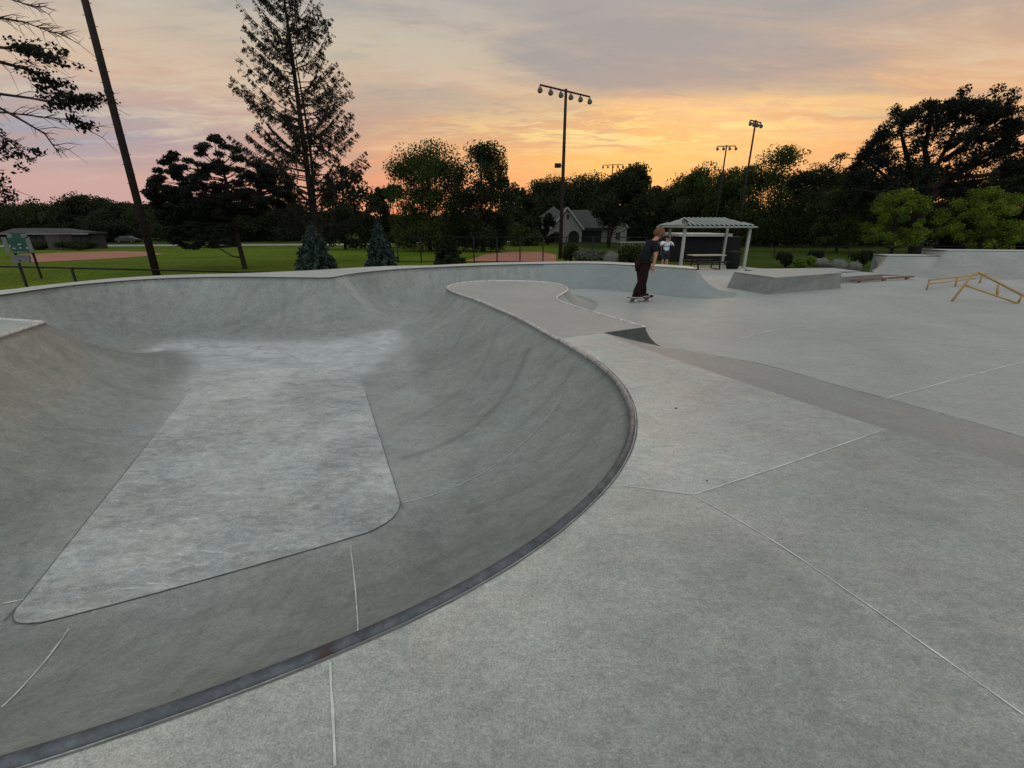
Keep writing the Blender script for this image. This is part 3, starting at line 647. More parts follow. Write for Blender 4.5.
# right ramp
def quarter(label, foot, lip, h, z0, name, back, nseg=12, cat='ramp'):
    """foot/lip: lists of plan points, same length; concave transition between them"""
    c = Vector((*foot[0], z0)); t = empty(name, c, label, cat); V = []; Fq = []; n = len(foot)
    for i in range(n):
        for j in range(nseg+1):
            s = j/nseg; x = foot[i][0]+(lip[i][0]-foot[i][0])*s; y = foot[i][1]+(lip[i][1]-foot[i][1])*s; V.append((x-c.x, y-c.y, h[i]*(1-math.cos(s*1.05))/(1-math.cos(1.05))+.003))
    for i in range(n-1):
        for j in range(nseg): k = i*(nseg+1)+j; Fq.append((k, k+nseg+1, k+nseg+2, k+1))
    mb = MB(); mb.add(V, Fq); mb.build('transition', M['ramp'], t, True)
    mb = MB(); L = []
    for i in range(n): L.append((lip[i][0]-c.x, lip[i][1]-c.y, h[i]))
    Bk = [(p[0]-c.x, p[1]-c.y, h[i]) for i, p in enumerate(back)]
    for i in range(n-1): mb.poly([L[i], L[i+1], Bk[i+1], Bk[i]]); mb.poly([Bk[i], Bk[i+1], (*Bk[i+1][:2], -1.5), (*Bk[i][:2], -1.5)])
    mb.build('platform', M['far_deck'], t)
    for i, sgn in ((0, 1), (n-1, -1)):
        mb = MB(); pts = [V[i*(nseg+1)+j] for j in range(nseg+1)]+[Bk[i], (*Bk[i][:2], -1.5), (V[i*(nseg+1)][0], V[i*(nseg+1)][1], -1.5)]
        mb.poly(pts if sgn > 0 else pts[::-1]); mb.build('side_wall', M['ramp'], t)
    mb = MB(); mb.tube([(p[0], p[1], p[2]-.01) for p in L], .03, 8); mb.build('coping', M['steel'], t, True)
    return t
f_ = [at(881, 267.5, zf), at(872, 270, zf), at(874, 273, zf), at(880, 274.5, zf), at(948, 279, zf)]; l0 = at(888, 256, .19); l_ = [(l0[0]+.4, l0[1]+1.3), (l0[0]+.1, l0[1]+.2), l0, l0, at(948, 256.3, .19)]
quarter('lower pale quarter pipe wing joined to the left of the taller ramp', f_, l_, [.57]*5, zf, 'quarter_pipe', [(l_[0][0]+.02, l_[0][1]+.02)]*4+[(l_[4][0]+.5, l_[4][1]+1.3)])
f_ = [at(930, 266, zf), at(918, 272, zf), at(919, 277, zf), at(955, 279, zf), at(1090, 280, zf), at(1400, 281, zf)]; l0 = at(949, 251, .41); l_ = [(l0[0]+.3, l0[1]+1.6), (l0[0]+.1, l0[1]+.3), l0, at(968, 251.1, .41), at(1090, 252.3, .41), at(1400, 254, .41)]
quarter('taller wide concrete quarter pipe at the right edge of the park', f_, l_, [.79]*6, zf, 'quarter_pipe', [(l_[0][0]+.02, l_[0][1]+.02)]*3+[(p[0]+.3, p[1]+1.6) for p in l_[3:]])
# ------------------------------------------------------------------ people
def skin_mesh(name, verts, edges, rad, m, parent, sub=2, root=0):
    me = bpy.data.meshes.new(name); me.from_pydata(verts, edges, []); o = link(name, me, m, parent)
    md = o.modifiers.new('skin', 'SKIN'); md.use_smooth_shade = True; md.branch_smoothing = .4
    lay = me.skin_vertices[0] if len(me.skin_vertices) else None
    if lay is None:
        bm = bmesh.new(); bm.from_mesh(me); bm.verts.layers.skin.verify(); bm.to_mesh(me); bm.free(); lay = me.skin_vertices[0]
    for i, r in enumerate(rad):
        lay.data[i].radius = r if isinstance(r, tuple) else (r, r); lay.data[i].use_root = (i == root)
    sb = o.modifiers.new('sub', 'SUBSURF'); sb.levels = sub; sb.render_levels = sub
    dg = bpy.context.evaluated_depsgraph_get(); ev = o.evaluated_get(dg); nm = bpy.data.meshes.new_from_object(ev)
    o.modifiers.clear(); o.data = nm; nm.name = name
    if not nm.materials: nm.materials.append(m)
    nm.polygons.foreach_set('use_smooth', np.ones(len(nm.polygons), bool))
    return o
def chain(pts, rad): return pts, [(i, i+1) for i in range(len(pts)-1)], rad
def person(loc, rz, label, J_, cloth, group=None):
    """J_: joint positions; x forward, y to the person's left, z up"""
    t = empty('person', loc, label, 'person', group, rz)
    V = []; E_ = []; Rr = []
    def av(p, r): V.append(tuple(p)); Rr.append(r); return len(V)-1
    pel = av(J_['pelvis'], .13); sp = av(J_['spine'], .125); ch = av(J_['chest'], .145); nk = av(J_['neck'], .058); h0 = av(J_['chin'], .066); h1 = av(J_['head'], .088); h2 = av(J_['crown'], .078)
    E_ += [(pel, sp), (sp, ch), (ch, nk), (nk, h0), (h0, h1), (h1, h2)]
    for s in ('l', 'r'):
        sh = av(J_['sh_'+s], .062); el = av(J_['el_'+s], .042); wr = av(J_['wr_'+s], .028); E_ += [(ch, sh), (sh, el), (el, wr)]
        w, e = Vector(J_['wr_'+s]), Vector(J_['el_'+s]); d = (w-e).normalized(); side = Vector((1, 0, 0)); side = (side-d*side.dot(d)).normalized()
        pm = av(w+d*.05, (.036, .022)); E_.append((wr, pm))
        for k, (o_, ln) in enumerate(((-.027, .070), (-.009, .082), (.009, .078), (.027, .062))):
            a_ = av(w+d*.088+side*o_, .010); n2 = d.cross(side); b_ = av(w+d*(.088+ln*.55)+side*o_*1.15+n2*.008, .009); c_ = av(w+d*(.088+ln)+side*o_*1.1+n2*.026, .007)
            E_ += [(pm, a_), (a_, b_), (b_, c_)]
        th = av(w+d*.045+side*.038, .011); t2 = av(w+d*.085+side*.056, .009); E_ += [(pm, th), (th, t2)]
        hp = av(J_['hip_'+s], .088); kn = av(J_['kn_'+s], .056); an = av(J_['an_'+s], .038); E_ += [(pel, hp), (hp, kn), (kn, an)]
        to = av(Vector(J_['an_'+s])+Vector(J_['toe_'+s]), .03); E_.append((an, to))
    skin_mesh('body', V, E_, Rr, M['skin'], t, 1)
    hd = Vector(J_['head']); up = (Vector(J_['crown'])-Vector(J_['chin'])).normalized(); fw = Vector(J_['face']).normalized(); lf = up.cross(fw)
    mb = MB(); mb.tube([hd+fw*.085+up*.02, hd+fw*.108-up*.02, hd+fw*.095-up*.03], [.008, .014, .008], 6); mb.build('nose', M['skin'], t, True)
    for s in (-1, 1):
        mb = MB(); mb.tube([hd+lf*s*.086+up*.02, hd+lf*s*.098, hd+lf*s*.086-up*.03], [.012, .016, .010], 6); mb.build('ear', M['skin'], t, True)
        mb = MB(); mb.tube([hd+fw*.084+lf*s*.032+up*.012, hd+fw*.094+lf*s*.032+up*.012], .009, 6); mb.build('eye', M['shade'], t, True)
    mb = MB(); mb.tube([hd+fw*.088+lf*.022-up*.052, hd+fw*.093-up*.054, hd+fw*.088-lf*.022-up*.052], .004, 5); mb.build('mouth', M['shade'], t, True)
    cloth(t, J_, hd, up, fw, lf); return t
def blob(c, rx, ry, rz_, name, m, parent, seed=0, amp=.1, rot=None, nu=20, nv=14, cut=-1.):
    rnd = random.Random(seed); ph = [rnd.random()*6 for _ in range(6)]; V = []; Fb = []
    for j in range(nv+1):
        th = math.pi*j/nv
        for i in range(nu):
            p = 2*math.pi*i/nu; k = 1+amp*(math.sin(3*p+ph[0]+2*th)+math.sin(5*th+ph[1]+2*p)+.7*math.sin(7*p+ph[2]-3*th))/2.2
            z = max(math.cos(th), cut); v = Vector((math.sin(th)*math.cos(p)*rx*k, math.sin(th)*math.sin(p)*ry*k, z*rz_*k))
            if rot: v = rot @ v
            V.append(Vector(c)+v)
    for j in range(nv):
        for i in range(nu): Fb.append((j*nu+i, (j+1)*nu+i, (j+1)*nu+(i+1) % nu, j*nu+(i+1) % nu))
    mb = MB(); mb.add(V, Fb); return mb.build(name, m, parent, True)
SK = dict(pelvis=(-.02, 0, .92), spine=(.03, 0, 1.10), chest=(.13, 0, 1.31), neck=(.24, 0, 1.48), chin=(.31, 0, 1.53), head=(.36, 0, 1.61), crown=(.38, 0, 1.68), face=(.9, -.15, -.35),
    sh_l=(.17, .18, 1.41), sh_r=(.15, -.18, 1.40), el_l=(.25, .25, 1.13), el_r=(.17, -.23, 1.12), wr_l=(.30, .20, .89), wr_r=(.15, -.20, .87),
    hip_l=(-.01, .09, .89), hip_r=(-.03, -.09, .89), kn_l=(.05, .10, .52), kn_r=(-.03, -.09, .52), an_l=(.08, .05, .16), an_r=(-.18, -.05, .16), toe_l=(.10, .02, -.03), toe_r=(.10, -.02, -.03))
def skater_cloth(t, j, hd, up, fw, lf):
    V = [Vector(j['pelvis'])-Vector((0, 0, .03)), j['spine'], j['chest'], Vector(j['neck'])-Vector((.02, 0, .03)), Vector(j['sh_l'])+Vector((0, 0, .01)), Vector(j['sh_r'])+Vector((0, 0, .01)),
         Vector(j['sh_l']).lerp(Vector(j['el_l']), .75), Vector(j['sh_r']).lerp(Vector(j['el_r']), .75)]
    skin_mesh('shirt', [tuple(v) for v in V], [(0, 1), (1, 2), (2, 3), (2, 4), (2, 5), (4, 6), (5, 7)], [(.19, .17), (.185, .165), (.20, .175), .09, .10, .10, .095, .095], M['shirt_dark'], t, 2)
    V = []; E_ = []; rr = []
    V.append((-.02, 0, .93)); rr.append(.145)
    for s in ('l', 'r'):
        hp, kn, an = Vector(j['hip_'+s]), Vector(j['kn_'+s]), Vector(j['an_'+s]); n = len(V)
        V += [tuple(hp), tuple(hp.lerp(kn, .5)), tuple(kn), tuple(kn.lerp(an, .6)), tuple(an+Vector((.01, 0, -.02)))]; rr += [.14, .13, .118, .112, .108]
        E_ += [(0, n), (n, n+1), (n+1, n+2), (n+2, n+3), (n+3, n+4)]
    skin_mesh('trousers', V, E_, rr, M['pants'], t, 2)
    blob(hd+up*.025-fw*.035, .130, .122, .125, 'hair', M['hair'], t, 4, .16)
    for s in ('l', 'r'):
        a_ = Vector(j['an_'+s]); to = Vector(j['toe_'+s]); d = Vector((to.x, to.y, 0)).normalized()
        zz0 = .115
        mb = MB(); p = lambda k, z: (a_.x+d.x*k, a_.y+d.y*k, z)
        mb.tube([p(-.07, zz0+.045), p(0, zz0+.05), p(.09, zz0+.04), p(.17, zz0+.03), p(.20, zz0+.022)], [.035, .046, .046, .036, .015], 10); sh = mb.build('shoe', M['shoe'], t, True)
        mb = MB(); mb.box((a_.x+d.x*.06, a_.y+d.y*.06, zz0+.004), (.27, .085, .018), math.atan2(d.y, d.x)); mb.build('sole', M['sole'], sh, bevel=.006)
skx, sky_ = at(640, 301.5, zf)
person((skx, sky_, zf-.002), R(14), 'skateboarder in black shirt and baggy dark maroon trousers leaning forward on board', SK, skater_cloth)
bd = empty('skateboard', (skx, sky_, zf), 'skateboard with pale wheels under the feet of the skater', 'skateboard', None, R(24))
mb = MB(); V = []; prf = [(-.38, .035), (-.32, .010), (-.26, 0), (.26, 0), (.32, .010), (.38, .035)]
def board_mesh(z0, z1, wd):
    V = []; Fb = []
    ws = [.45, .93, 1, 1, .93, .45]
    for (x, dz), w in zip(prf, ws):
        V += [(x, -wd*w, z0+dz), (x, wd*w, z0+dz), (x, wd*w, z1+dz), (x, -wd*w, z1+dz)]
    for i in range(5):
        a_ = i*4
        for k in range(4): Fb.append((a_+k, a_+(k+1) % 4, a_+4+(k+1) % 4, a_+4+k))
    Fb += [(0, 1, 2, 3), (20, 23, 22, 21)]
    return MB().add(V, Fb)
board_mesh(.088, .100, .10).build('deck', M['board'], bd); board_mesh(.1005, .102, .099).build('grip_tape', M['grip'], bd)
for x in (-.22, .22):
    mb = MB(); mb.tube([(x, -.075, .03), (x, .075, .03)], .011, 8); mb.box((x, 0, .06), (.06, .05, .055)); tr = mb.build('truck', M['fixture'], bd)
    for y in (-.085, .085): mb = MB(); mb.tube([(x, y-.017, .029), (x, y+.017, .029)], .028, 14); mb.build('wheel', M['wheel'], tr, True)
WM = dict(pelvis=(0, 0, .92), spine=(0, 0, 1.08), chest=(0, 0, 1.28), neck=(.01, 0, 1.48), chin=(.03, 0, 1.54), head=(.03, 0, 1.62), crown=(.03, 0, 1.69), face=(1, .2, -.1),
    sh_l=(0, .19, 1.40), sh_r=(0, -.19, 1.40), el_l=(.12, .36, 1.22), el_r=(.12, -.36, 1.22), wr_l=(.26, .16, 1.36), wr_r=(.26, -.12, 1.36),
    hip_l=(0, .10, .88), hip_r=(0, -.10, .88), kn_l=(.02, .12, .49), kn_r=(.02, -.12, .49), an_l=(0, .13, .09), an_r=(0, -.13, .09), toe_l=(.12, .02, -.04), toe_r=(.12, -.02, -.04))
def man_cloth(t, j, hd, up, fw, lf):
    V = [j['pelvis'], j['spine'], j['chest'], (0, 0, 1.43), j['sh_l'], j['sh_r'], Vector(j['sh_l']).lerp(Vector(j['el_l']), .8), Vector(j['sh_r']).lerp(Vector(j['el_r']), .8)]
    skin_mesh('shirt', [tuple(v) for v in V], [(0, 1), (1, 2), (2, 3), (2, 4), (2, 5), (4, 6), (5, 7)], [(.19, .15), (.185, .15), (.20, .15), .08, .09, .09, .085, .085], M['shirt_white'], t, 2)
    mb = MB(); mb.tube([(0, 0, 1.20), (0, 0, 1.225)], .205, 20); mb.build('chest_stripe', M['band'], t)
    V = [(0, 0, .92)]; E_ = []; rr = [.16]
    for s in ('l', 'r'):
        hp, kn = Vector(j['hip_'+s]), Vector(j['kn_'+s]); n = len(V); V += [tuple(hp), tuple(hp.lerp(kn, .5)), tuple(kn)]; rr += [.125, .12, .11]; E_ += [(0, n), (n, n+1), (n+1, n+2)]
    skin_mesh('shorts', V, E_, rr, M['shorts'], t, 2)
    blob(hd+up*.04, .105, .10, .085, 'cap', M['shade'], t, 5, .02, cut=-.2); mb = MB(); mb.box(hd+fw*.13+up*.035, (.12, .14, .012), math.atan2(fw.y, fw.x)); mb.build('cap_brim', M['shade'], t)
    for s in ('l', 'r'):
        a_ = Vector(j['an_'+s]); mb = MB(); mb.tube([(a_.x-.07, a_.y, .05), (a_.x+.05, a_.y, .055), (a_.x+.2, a_.y, .035)], [.04, .05, .03], 10); mb.build('shoe', M['shoe'], t, True)
g = P3(664.5, 264.5, 25.2); person((g.x, g.y, float(gz(g.y))), R(-95), 'person in pale blue-white shirt, dark shorts and cap by the pavilion post', WM, man_cloth)
# ------------------------------------------------------------------ pavilion, table, bin
def pavilion():
    Y0 = 26.6; z0 = float(gz(Y0)); A_ = P3(686, 227, 26.0); Bc = P3(757.5, 227, 26.6); Cc = P3(657, 223.6, 31.5)
    ez = 1.33; A_ = Vector((A_.x, A_.y, ez)); Bc = Vector((Bc.x, Bc.y, ez)); Cc = Vector((Cc.x, Cc.y, ez)); Dc = Bc+(Cc-A_)
    t = empty('picnic_pavilion', ((A_.x+Dc.x)/2, (A_.y+Dc.y)/2, z0), 'open picnic shelter with ribbed metal hip roof on pale posts', 'pavilion'); c = t.location.copy()
    r = lambda v: Vector(v)-c; mid1 = (A_+Cc)/2; mid2 = (Bc+Dc)/2; R1 = mid1.lerp(mid2, .20); R2 = mid1.lerp(mid2, .80); R1.z = R2.z = 1.74
    mb = MB(); up = Vector((0, 0, .0))
    for q_ in ([A_, Bc, R2, R1], [Bc, Dc, R2], [Dc, Cc, R1, R2], [Cc, A_, R1]): mb.poly([r(v) for v in q_])
    rf = mb.build('roof', M['roof_green'], t)
    mb = MB(); mb.poly([r(v)-Vector((0, 0, .10)) for v in (A_, Cc, Dc, Bc)]); mb.build('ceiling', M['shade'], rf)
    def ribs(a, b, p, q2, n):
        for i in range(n+1):
            s = i/n; e = a.lerp(b, s)
            # run up the slope until the hips are reached
            k = min(1., s/.20 if s < .20 else ((1-s)/.20 if s > .80 else 1.)); rr = p.lerp(q2, min(max((s-.20)/.60, 0), 1))
            f = e.lerp(rr, k) if 0 < k < 1 else (rr if k >= 1 else e)
            tgt = e+(rr-e)*k; m2.tube([r(e)+Vector((0, 0, .05)), r(tgt)+Vector((0, 0, .05))], .055, 4)
    m2 = MB(); ribs(A_, Bc, R1, R2, 15); ribs(Dc, Cc, R2, R1, 15)
    for a, b, p in ((Bc, Dc, R2), (Cc, A_, R1)):
        for i in range(1, 12):
            s = i/12; e = a.lerp(b, s); k = 1-abs(2*s-1); m2.tube([r(e)+Vector((0, 0, .03)), r(e.lerp(p, k))+Vector((0, 0, .03))], .05, 4)
    m2.build('roof_ribs', M['roof_rib'], rf)
    mb = MB()
    for a, b in ((A_, Bc), (Bc, Dc), (Dc, Cc), (Cc, A_)): mb.tube([r(a)-Vector((0, 0, .05)), r(b)-Vector((0, 0, .05))], .04, 4)
    mb.build('fascia', M['roof_rib'], t)
    for v in (P3(682.5, 250, 26.6), P3(746.5, 250, 27.2), P3(724, 250, 30.6), P3(668, 250, 31)):
        zb = float(gz(v.y)); mb = MB(); mb.box((v.x-c.x, v.y-c.y, (zb+ez)/2-c.z), (.15, .15, ez-zb-.06)); mb.build('post', M['post'], t, bevel=.01)
pavilion()
def picnic(px, py, Y, rz, label, top='wood'):
    g = P3(px, py, Y); z0 = float(gz(Y)); t = empty('picnic_table', (g.x, Y, z0), label, 'table', None, rz)
    mb = MB()
    for k in range(4): mb.box((0, -.29+.19*k, .74), (1.8, .17, .04))
    mb.build('table_top', M['wood'], t)
    for s in (-1, 1): mb = MB(); mb.box((0, s*.68, .43), (1.8, .26, .04)); mb.build('bench', M['black'], t)
    for x in (-.6, .6):
        mb = MB(); mb.tube([(x, -.42, .03), (x, -.2, .72), (x, .2, .72), (x, .42, .03), (x, .0, .03), (x, -.42, .03)], .035, 6); mb.tube([(x, -.75, .40), (x, .75, .40)], .03, 6); mb.build('leg', M['black'], t, True)
picnic(705, 266, 24.5, R(8), 'picnic table with pale wooden top and black frame under the pavilion roof')
def bin_(px, Y):
    g = P3(px, 262, Y); z0 = float(gz(Y)); t = empty('litter_bin', (g.x, Y, z0), 'black round litter bin between the pavilion posts', 'bin')
    mb = MB(); mb.tube([(0, 0, 0), (0, 0, .1), (0, 0, .8), (0, 0, .82)], [.26, .34, .36, .36], 20); mb.build('barrel', M['black'], t, True)
    mb = MB(); mb.tube([(0, 0, .82), (0, 0, .88), (0, 0, .96), (0, 0, 1.0)], [.39, .39, .28, .1], 20); mb.build('lid', M['shade'], t, True)
bin_(733, 25.6)
# ------------------------------------------------------------------ light poles
def floodlight(px_b, Y, top_py, label, heads, bar_px, tilt, r0=.19, px_top=None, group='floodlight poles around the ball field'):
    b = P3(px_b, 240, Y); z0 = float(gz(Y))-.1; tp = P3(px_b, top_py, Y); H = tp.z-z0
    t = empty('floodlight_pole', (P3(px_b, 250, Y).x, Y, z0), label, 'light pole', group)
    mb = MB(); mb.tube([(0, 0, -.3), (0, 0, H*.5), (0, 0, H)], [r0, r0*.8, r0*.6], 12); mb.build('pole', M['pole'], t, True)
    if heads:
        w = bar_px*Y/FPX*.99; dirv = Vector((math.cos(tilt), math.sin(tilt), 0))*w/2
        mb = MB(); mb.tube([-dirv+Vector((0, 0, H-.15)), dirv+Vector((0, 0, H-.15))], .07, 6); mb.build('crossbar', M['pole'], t)
        for i in range(heads):
            s = -1+2*i/(heads-1); p = dirv*s+Vector((0, 0, H-.2)); s_ = max(w*.036, .26)
            mb = MB(); mb.tube([p, p+Vector((0, 0, -s_*.5))], .05, 6); mb.tube([p+Vector((0, s_*.6, -s_*.3)), p+Vector((0, 0, -s_*.7)), p+Vector((0, -s_*.9, -s_*1.6))], [s_*.25, s_*.5, s_*.85], 10); h = mb.build('lamp_head', M['fixture'], t, True)
            mb = MB(); mb.tube([p+Vector((0, -s_*.92, -s_*1.63)), p+Vector((0, -s_*.94, -s_*1.66))], s_*.78, 10); mb.build('lens', M['lens'], h)
    return t
fp = floodlight(560.4, 44, 89, 'tallest floodlight pole, dark with six lamp heads, left of the gabled house', 6, 60, R(38))
mb = MB(); mb.box((-.5, -.1, 8.0), (.55, .3, .35)); mb.tube([(0, 0, 8), (-.5, 0, 8)], .05, 6); mb.build('junction_box', M['black'], fp)
floodlight(607, 100, 164, 'distant floodlight pole barely rising above the round tree', 5, 18, R(-20), .16)
floodlight(711.6, 76, 145, 'shorter floodlight pole above the pavilion, left of a taller one', 4, 16, R(-5), .16)
floodlight(735, 60, 120, 'floodlight pole above the right side of the pavilion, with angled lamp heads', 4, 18, R(35), .15)
def big_pole():
    Y = 22.6; z0 = float(gz(Y))-.1; b = P3(157, 276, Y); t = empty('floodlight_pole', (b.x, Y, z0), 'near dark wooden pole with climbing pegs, tallest thing at left, behind the bowl', 'light pole', 'floodlight poles around the ball field')
    H = 17.5; mb = MB(); mb.tube([(0, 0, -.4), (0, 0, H/2), (0, 0, H)], [.165, .14, .105], 14); mb.build('pole', M['pole'], t, True)
    for k in range(34):
        z = 4+k*.4; s = 1 if k % 2 else -1; mb = MB(); mb.tube([(s*.10, 0, z), (s*.26, 0, z+.02)], .012, 5); mb.build('climbing_peg', M['black'], t)
    mb = MB(); mb.tube([(0, 0, 7.6), (0, 0, 7.72)], .165, 12); mb.build('strap', M['black'], t)
    mb = MB(); mb.tube([(-2, 0, H-.3), (2, 0, H-.3)], .07, 6); mb.build('crossbar', M['pole'], t)
    for i in range(5):
        x = -1.9+.95*i; mb = MB(); mb.tube([(x, .1, H-.4), (x, 0, H-.55), (x, -.25, H-.75)], [.1, .2, .26], 10); mb.build('lamp_head', M['fixture'], t, True)
big_pole()
# ------------------------------------------------------------------ trees
def leaf_quads(C, size, rng, elong=1.6, droop=0., flat=0.):
    n = len(C); d = rng.normal(size=(n, 3)); d[:, 2] = d[:, 2]*(1-flat)-droop; d /= np.linalg.norm(d, axis=1)[:, None]+1e-9
    u = np.cross(d, rng.normal(size=(n, 3))); u /= np.linalg.norm(u, axis=1)[:, None]+1e-9
    s = size*(.6+.8*rng.rand(n))[:, None]; a = d*s*elong/2; b = u*s/2
    return np.stack([C-a-b*.5, C-a*.1+b, C+a+b*.3, C+a*.2-b], 1)
def clumps(cs, rad, n, rng, shell=.5):
    out = []
    for c, r in zip(cs, rad):
        d = rng.normal(size=(n, 3)); d /= np.linalg.norm(d, axis=1)[:, None]; k = rng.rand(n)[:, None]**shell
        out.append(np.array(c)+d*k*np.array(r))
    return np.concatenate(out)
TREE_ID = [0]
def broad(px, Y, top, wpx, label, leafm='leaf_dark', bottom=.22, lean=0., ncl=34, per=130, size=None, name='broadleaf_tree', group='trees around the park', gap=.0, base_px=None, flat=1., trunk=True, dens=1., fat=1.):
    TREE_ID[0] += 1; rng = np.random.RandomState(100+TREE_ID[0]); rnd = random.Random(TREE_ID[0])
    z0 = float(gz(Y))-.12; zt = P3(px, top, Y).z; H = zt-z0; g = P3(base_px if base_px is not None else px, 245, Y); W = wpx*Y/FPX*.97
    c = Vector((g.x, Y, z0)); cx_ = P3(px, (top+245)/2, Y).x-g.x
    t = empty(name, c, label, 'tree', group)
    size = size or max(.10, min(.55, 2.3*Y/FPX))
    cs = []; rad = []; tries = 0
    while len(cs) < ncl and tries < 4000:
        tries += 1; a = rnd.random()*2*math.pi; k = rnd.random()**.5; v = rnd.random()
        prof = math.sin(math.pi*min(max((v*.86+.14), 0), 1))**.55*flat if v < .5 else math.cos((v-.5)*math.pi*.86)**.75
        rr = W/2*.86*k*prof; p = Vector((cx_*(.35+.65*v)+rr*math.cos(a), rr*math.sin(a), H*(bottom+(1-bottom)*.95*v)))
        if gap and any((p-q).length < gap*W for q in cs): continue
        cs.append(p); f = (.55+.8*rnd.random()); rad.append((W*.14*f*fat, W*.14*f*fat, (W*.085*f+H*.025)*fat))
    per_ = int(per*dens); C = clumps(cs, rad, per_, rng); Q = leaf_quads(C, size, rng)
    me = quads_mesh('crown', Q); link('crown', me, M[leafm], t)
    mb = MB(); tr = max(.10, H*.018); tipz = H*.82
    pts = [Vector((0, 0, -.3)), Vector((cx_*.12, 0, H*.2)), Vector((cx_*.45+.2*rnd.uniform(-1, 1), 0, H*.5)), Vector((cx_*.9, 0, tipz))]
    mb.tube(pts, [tr*1.25, tr, tr*.6, tr*.15], 8)
    for p in cs[::max(1, len(cs)//26)]:
        s = min(.9, max(.22, (p.z/H)*.72)); k = s*3; i = min(int(k), 2); st = pts[i].lerp(pts[i+1], k-i) if s > .05 else pts[1]
        m = st.lerp(p, .55)+Vector((0, 0, -.04*H)); mb.tube([st, m, p], [tr*.36, tr*.24, tr*.07], 5, cap=False)
    mb.build('trunk', M['bark'], t, True)
    return t
def conifer(px, Y, top, wpx, label, m='blue_needle', n=9000, size=.11, name='blue_spruce', group=None, base_py=None, skirt=.03):
    TREE_ID[0] += 1; rng = np.random.RandomState(300+TREE_ID[0]); rnd = random.Random(TREE_ID[0]); z0 = float(gz(Y))-.15
    g = P3(px, 262, Y); H = P3(px, top, Y).z-z0; W = wpx*Y/FPX*.97; t = empty(name, (g.x, Y, z0), label, 'tree', group)
    C = []
    lev = int(max(9, H*5)); mb = MB(); mb.tube([(0, 0, -.3), (0, 0, H*.97)], [H*.022, .012], 8)
    per = n//(lev*9)
    for l in range(lev):
        f = l/(lev-1); z = H*(skirt+(.97-skirt)*f); Rr = W/2*(1-f)**.82+.04
        for k in range(9):
            a = 2*math.pi*(k+rnd.random()*.9)/9; ln = Rr*(.72+.42*rnd.random()); 
            s = rng.rand(per)**.65; d = np.array([math.cos(a), math.sin(a)]); x = d[0]*s*ln; y = d[1]*s*ln
            zz_ = z+H*.03*s-H*.055*s*s*1.4; w = (1.1-s)*ln*.30
            off = rng.normal(size=(per, 3))*np.stack([w*.5, w*.5, np.full(per, H*.010+.015)], 1); C.append(np.stack([x, y, zz_], 1)+off)
            mb.tube([(0, 0, z), (d[0]*ln*.9, d[1]*ln*.9, z-H*.03)], [.012*H/2.5, .004], 4, cap=False)
    C = np.concatenate(C); link('crown', quads_mesh('crown', leaf_quads(C, size, rng, 1.9)), M[m], t); mb.build('trunk', M['bark'], t)
    return t
def tall_spruce():
    Y = 38; z0 = float(gz(Y))-.1; b = P3(318, 250, Y); tp = P3(280, -75, Y); H = tp.z-z0; lean = tp.x-b.x
    t = empty('tall_conifer', (b.x, Y, z0), 'tall sparse conifer with sky showing through its drooping branches', 'tree'); rng = np.random.RandomState(5); rnd = random.Random(5)
    # the trunk is vertical; perspective alone makes it lean
    mb = MB(); ax = lambda f: Vector((lean*.25*f, 0, H*f)); mb.tube([ax(0)-Vector((0, 0, .3)), ax(.3), ax(.6), ax(1)], [.27, .21, .14, .025], 10)
    mb.tube([ax(.12)+Vector((.15, 0, 0)), ax(.4)+Vector((.42, .1, 0)), ax(.66)+Vector((.25, 0, 0))], [.12, .10, .04], 8)
    C = []
    lev = 40
    for l in range(lev):
        f = .12+.86*l/(lev-1)
        for k in range(5):
            a = rnd.random()*2*math.pi; Rm = 6.4*(1-f)**.66+.15; ln = Rm*(.74+.28*rnd.random()); d = Vector((math.cos(a), math.sin(a), 0)); s0 = ax(f+rnd.uniform(-.008, .008))
            if f < .30 and rnd.random() < .25: continue
            up_ = .30+.55*f; P_ = [s0, s0+d*ln*.35+Vector((0, 0, ln*up_*.12)), s0+d*ln*.7+Vector((0, 0, ln*up_*.48)), s0+d*ln+Vector((0, 0, ln*up_*.95))]
            mb.tube(P_, [.05*(1-f)+.02, .032*(1-f)+.014, .018, .006], 5, cap=False); Pn = np.array([list(p) for p in P_]); side = np.array([-d.y, d.x, 0])
            def on(q_): return np.array([float(np.interp(q_, [0, .35, .7, 1], Pn[:, i])) for i in range(3)])
            for _ in range(int(7+ln*5.2)):
                q_ = rnd.random()**.7*.85+.15; p0 = on(q_); sg = rnd.choice((-1, 1)); tl = (.22+.34*(1.1-q_)*ln/3)*(.6+.7*rnd.random()); dv = side*sg*.75+np.array(d)*.7+np.array([0, 0, -.35-.3*rnd.random()]); p1 = p0+dv*tl
                mb.tube([p0, p1], [.008, .003], 3, cap=False); n = int((8+tl*22)*(1.5 if f < .45 else 1.)); u = rng.rand(n)[:, None]; C.append(p0+(p1-p0)*u+rng.normal(size=(n, 3))*.035+np.array([0, 0, -.10])*rng.rand(n)[:, None])
            n = int(ln*5); u = rng.rand(n)**.6; C.append(np.stack([np.interp(u, [0, .35, .7, 1], Pn[:, i]) for i in range(3)], 1)+rng.normal(size=(n, 3))*.04)
    C = np.concatenate(C); link('crown', quads_mesh('crown', leaf_quads(C, .048, rng, 3.0, droop=1.1)), M['needle'], t); mb.build('trunk', M['bark'], t)
tall_spruce()
